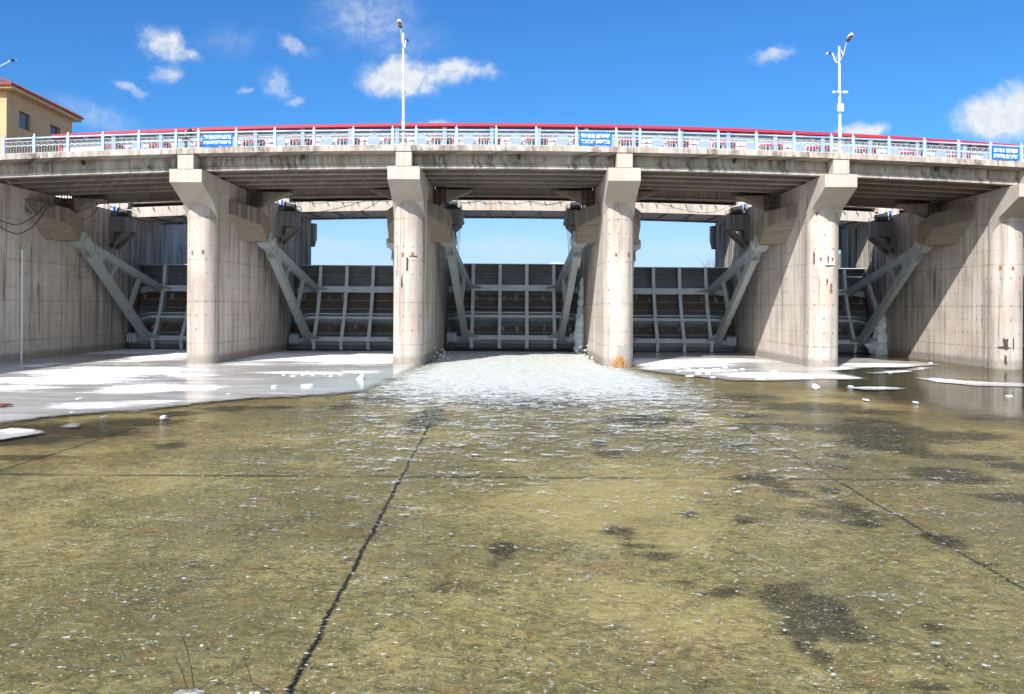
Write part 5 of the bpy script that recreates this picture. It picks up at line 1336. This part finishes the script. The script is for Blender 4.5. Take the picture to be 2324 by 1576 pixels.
def floe(px, py, w, h, d, lab, grp=None, seed=0.0, kind='slab', cat='ice chunk'):
    c = G(px, py, 0.03); k = c.y / F
    m = MB()
    if kind == 'slab':
        n = 9; poly = []
        for i in range(n):
            a = 2 * math.pi * i / n; rr = 1 + 0.3 * noise.noise(Vector((math.cos(a) + seed, math.sin(a) + seed * 2, 0)))
            poly.append((c.x + math.cos(a) * w * k * rr / 2, c.y + math.sin(a) * d * rr / 2))
        tx, ty = 0.25 * noise.noise(Vector((seed, 5, 1))), 0.2 * noise.noise(Vector((seed, 9, 1))); hh = h * k; nn = len(poly)
        vs = [(p[0], p[1], 0.012) for p in poly] + [(c.x + (p[0] - c.x) * .86, c.y + (p[1] - c.y) * .86, 0.03 + hh * (0.55 + tx * (p[0] - c.x) / (w * k) * 2 + ty * (p[1] - c.y) / d * 2 + 0.25 * noise.noise(Vector((p[0] * 7, p[1] * 7, 0))))) for p in poly]
        m.add(vs, [tuple(range(nn - 1, -1, -1)), tuple(range(nn, 2 * nn))] + [(i, (i + 1) % nn, nn + (i + 1) % nn, nn + i) for i in range(nn)])
    elif kind == 'shard':
        W, H = w * k, h * k
        m.add([(c.x - W * .5, c.y, 0.02), (c.x + W * .35, c.y, 0.02), (c.x + W * .5, c.y + .1, H * .75), (c.x + W * .4, c.y + .1, H * 1.02), (c.x + W * .05, c.y + .05, H * .6),
               (c.x - W * .5, c.y + .25, 0.02), (c.x + W * .35, c.y + .25, 0.02), (c.x + W * .5, c.y + .2, H * .75), (c.x + W * .4, c.y + .2, H * 1.02), (c.x + W * .05, c.y + .22, H * .6)],
              [(0, 1, 2, 3, 4), (9, 8, 7, 6, 5)] + [(i, (i + 1) % 5, 5 + (i + 1) % 5, 5 + i) for i in range(5)])
    else:
        m.blob((c.x, c.y, h * k * 0.3), w * k / 2, d / 2, h * k * 0.6, 0.5, 1.6, seed, 3)
    tag(m.build('ice_chunk' if kind != 'slab' else 'ice_slab', 'white_ice', bevel=0.0), lab, cat, grp)
floe(816, 861, 17, 16, 0.3, 'upright pointed ice shard standing on the ice left of the foam', kind='shard')
floe(697, 876, 31, 5, 1.0, 'flat white ice block left of the upright shard')
floe(623, 878, 14, 5, 0.7, 'small white ice block, leftmost of the blocks before the second bay')
floe(371, 948, 17, 7, 0.35, 'pale ice lump stranded at the edge of the left ice sheet', seed=4.2)
floe(1851, 880, 15, 9, 0.5, 'round white ice lump floating before the camera lamp post pier', kind='blob', seed=2.2)
floe(2290, 899, 11, 4, 0.3, 'small white ice lump floating near the right frame edge', kind='blob', seed=5.5)
G1 = 'broken ice slabs on the ice right of the foam'
L1 = 'small flat white slab of broken ice lying on the ice sheet right of the foam'
for q, (zx, zy, w) in enumerate(((25, 273, 16), (90, 258, 14), (100, 307, 22), (155, 288, 18), (220, 288, 16), (275, 262, 20), (330, 250, 12), (400, 270, 12), (60, 245, 12), (570, 325, 26), (660, 275, 16), (450, 262, 10), (540, 302, 18), (180, 262, 12), (760, 310, 22), (900, 318, 16), (250, 315, 14))):
    floe(1532 + zx * .3408, 749 + zy * .3408, w * rng.uniform(.7, 1.1), 1.6, rng.uniform(.4, .8), L1, G1, seed=q * 1.3)
G2 = 'bits of ice drifting in the calm water on the right'
L2 = 'tiny bit of white ice drifting in the calm brown water of the right bays'
for q, (zx, zy, w) in enumerate(((1700, 219, 7), (1970, 344, 14), (1640, 255, 9), (1170, 374, 12), (1430, 282, 10), (1720, 325, 10), (1270, 463, 10), (1600, 480, 9))):
    floe(1532 + zx * .3408, 749 + zy * .3408, w, 0.9, rng.uniform(.4, .7), L2, G2, seed=q * 2.1 + 9)
G3 = 'loose crumbs of ice on the left ice sheet'
L3 = 'loose crumb of white ice lying on the grey ice before the two left bays'
for q, (zx, zy, w) in enumerate(((1720, 248, 24), (1700, 268, 26), (1760, 262, 20), (1820, 262, 18), (1890, 258, 16), (1980, 258, 18), (1650, 262, 14), (1925, 268, 12), (460, 398, 14), (560, 226, 8), (1330, 372, 12), (2190, 242, 8), (2110, 245, 9), (1525, 285, 6), (420, 478, 12), (600, 505, 10))):
    floe(zx * .3906, 748.9 + zy * .3906, w * rng.uniform(.3, .7), 1.3, rng.uniform(.35, .7), L3, G3, seed=q * 1.7 + 3)

# frozen leaks running down beside two gates
def leak(xw, sg, y, z0, z1, w, lab, seed):
    m = MB(); rg = random.Random(seed)
    n = 26
    for k in range(n):
        t = k / (n - 1); z = z0 + (z1 - z0) * t
        ww = w * (1.0 - 0.7 * t) * rg.uniform(0.7, 1.2)
        m.blob((xw + sg * (ww * 0.35 + 0.02), y + rg.uniform(-.25, .25), z), ww * 0.75, ww * 0.7, 0.36 + ww * .2, 0.5, 1.8, seed + k, 2)
    tag(m.build('frozen_leak', 'white_ice', smooth=True), lab, 'frozen leak')
leak(PX[2] - HW, -1, 74.2, 0.1, 6.0, 0.75, 'lumpy column of white ice frozen beside the raised gate', 3)
leak(PX[4] - HW, -1, 74.2, 0.0, 3.6, 1.15, 'lumpy white ice frozen low on the pier beside the gate near the right edge', 8)

# splashing foam where the jet leaves the gate
m = MB(); rg = random.Random(12)
for k in range(240):
    side = rg.random(); rr = 0.012 + 0.05 * rg.random() ** 3
    if side < 0.45: x, y, zz = rg.gauss(-5.5, 0.3), rg.uniform(62, 72), abs(rg.gauss(0, 0.3))
    elif side < 0.9: x, y, zz = rg.gauss(5.4, 0.32), rg.uniform(62, 72.5), abs(rg.gauss(0, 0.42))
    else: x, y, zz = rg.uniform(-6, 6), rg.uniform(60, 70), abs(rg.gauss(0, 0.10))
    m.blob((x, y, 0.05 + zz), rr * rg.uniform(.7, 1.6), rr, rr * rg.uniform(.7, 1.6), 0.5, 2.0, k * 0.7, 1)
tag(m.build('spray', 'white_ice', smooth=True), 'white spray thrown up beside the raised gate', 'spray', kind='stuff')

# dry grass at the foot of the pier right of the foam
m = MB(); rg = random.Random(5)
gb = G(1414, 838)
for k in range(110):
    x, y = gb.x + rg.gauss(0, 0.25), 56.45 + rg.uniform(-0.15, 0.1); h = rg.uniform(0.15, 0.95) * math.exp(-((x - gb.x) / 0.55) ** 2); dx = rg.gauss(0, 0.12)
    m.tube([(x, y, -0.02), (x + dx * .4, y - 0.05, h * .6), (x + dx, y - 0.12, h)], 0.016, 3, 0.006)
tag(m.build('grass_tuft', 'dry_grass'), 'dry orange grass tuft at the foot of the pier right of the foam', 'grass tuft')

# bare stalks in the nearest water with icy stones
def stalk(pts, d, lab, r0=0.0055):
    p = [P(x, y, d) for x, y in pts]
    cable(p, r0, 'bare_stalk', 'stalk', lab, 'stalk', 6, 5)
DN = G(440, 1566).y
stalk([(441, 1572), (438, 1545), (434, 1518), (427, 1485), (420, 1462), (413.7, 1446.5)], DN, 'tallest thin bare stalk rising from the water at the bottom left')
stalk([(429, 1570), (420, 1548), (412, 1522), (405, 1506), (399, 1494.5)], DN, 'short thin bare stalk leaning left beside the tallest one')
stalk([(579, 1572), (573, 1550), (565, 1526), (558, 1507), (553.6, 1493)], DN, 'pale thin stalk at the bottom, crossed by a bent twig', 0.0042)
stalk([(548, 1539), (573.4, 1550.5), (592, 1561), (606, 1572), (618, 1584)], DN, 'thin bent dark twig arching over the water at the bottom edge', 0.005)
def stone(px, py, rx, rz_, lab, s):
    c = G(px, py); tag(MB().blob((c.x, c.y, -0.02), rx, rx * 0.7, rz_, 0.6, 1.5, s, 3).build('icy_stone', 'stone', smooth=True), lab, 'stone')
stone(428, 1576, 0.14, 0.055, 'ice glazed stone at the foot of the two dark stalks', 1.1)
stone(580, 1576, 0.06, 0.05, 'small ice glazed stone at the foot of the pale stalk', 2.7)
c = G(4, 921, 0.08)
tag(MB().blob(c + Vector((0, 0, 0.03)), 0.28, 0.25, 0.05, 0.7, 1.8, 3.3, 2).build('dead_leaves', 'dead_leaf'), 'clump of dark red dead leaves on the ice at the left frame edge', 'leaves')

# terrain: one sheet to the horizon, both banks, the reservoir behind the gates (unseen, white to bounce light)
me = MB().box(-4000, 4000, -3000, 5000, -1.4, -0.75).build('terrain', 'bank_soil'); tag(me, 'brown river valley floor', 'ground', kind='structure')
b1 = MB().box(-2000, LW - 3.02, 58.45, 138, -0.74, 12.9 + cz(LW)); b1.build('river_bank', 'bank_soil')['kind'] = 'structure'
b2 = MB().prism([(47.7, -0.74), (2000, -0.74), (2000, 12.0), (47.7, 12.0)], 'y', 58.0, 260); b2.build('river_bank', 'bank_soil')['kind'] = 'structure'
paint('reservoir_bounce_white', (0.72, 0.72, 0.70), (0.5, 0.5, 0.5), 0.3, 0.5)  # white surface out of view, added to bounce light onto upstream faces
rv = MB().box(-1500, 1500, 84.2, 2500, 4.6, 5.4).build('reservoir_bounce_sheet', 'reservoir_bounce_white'); tag(rv, 'unseen reservoir behind the gates, whitened to bounce light', 'water', kind='structure')
for o in SC.objects:
    if o.name.startswith('river_bank'): tag(o, 'brown bank beside the bridge', 'ground')
SC.objects['river_bank']['label'] = 'brown bank behind the left abutment'
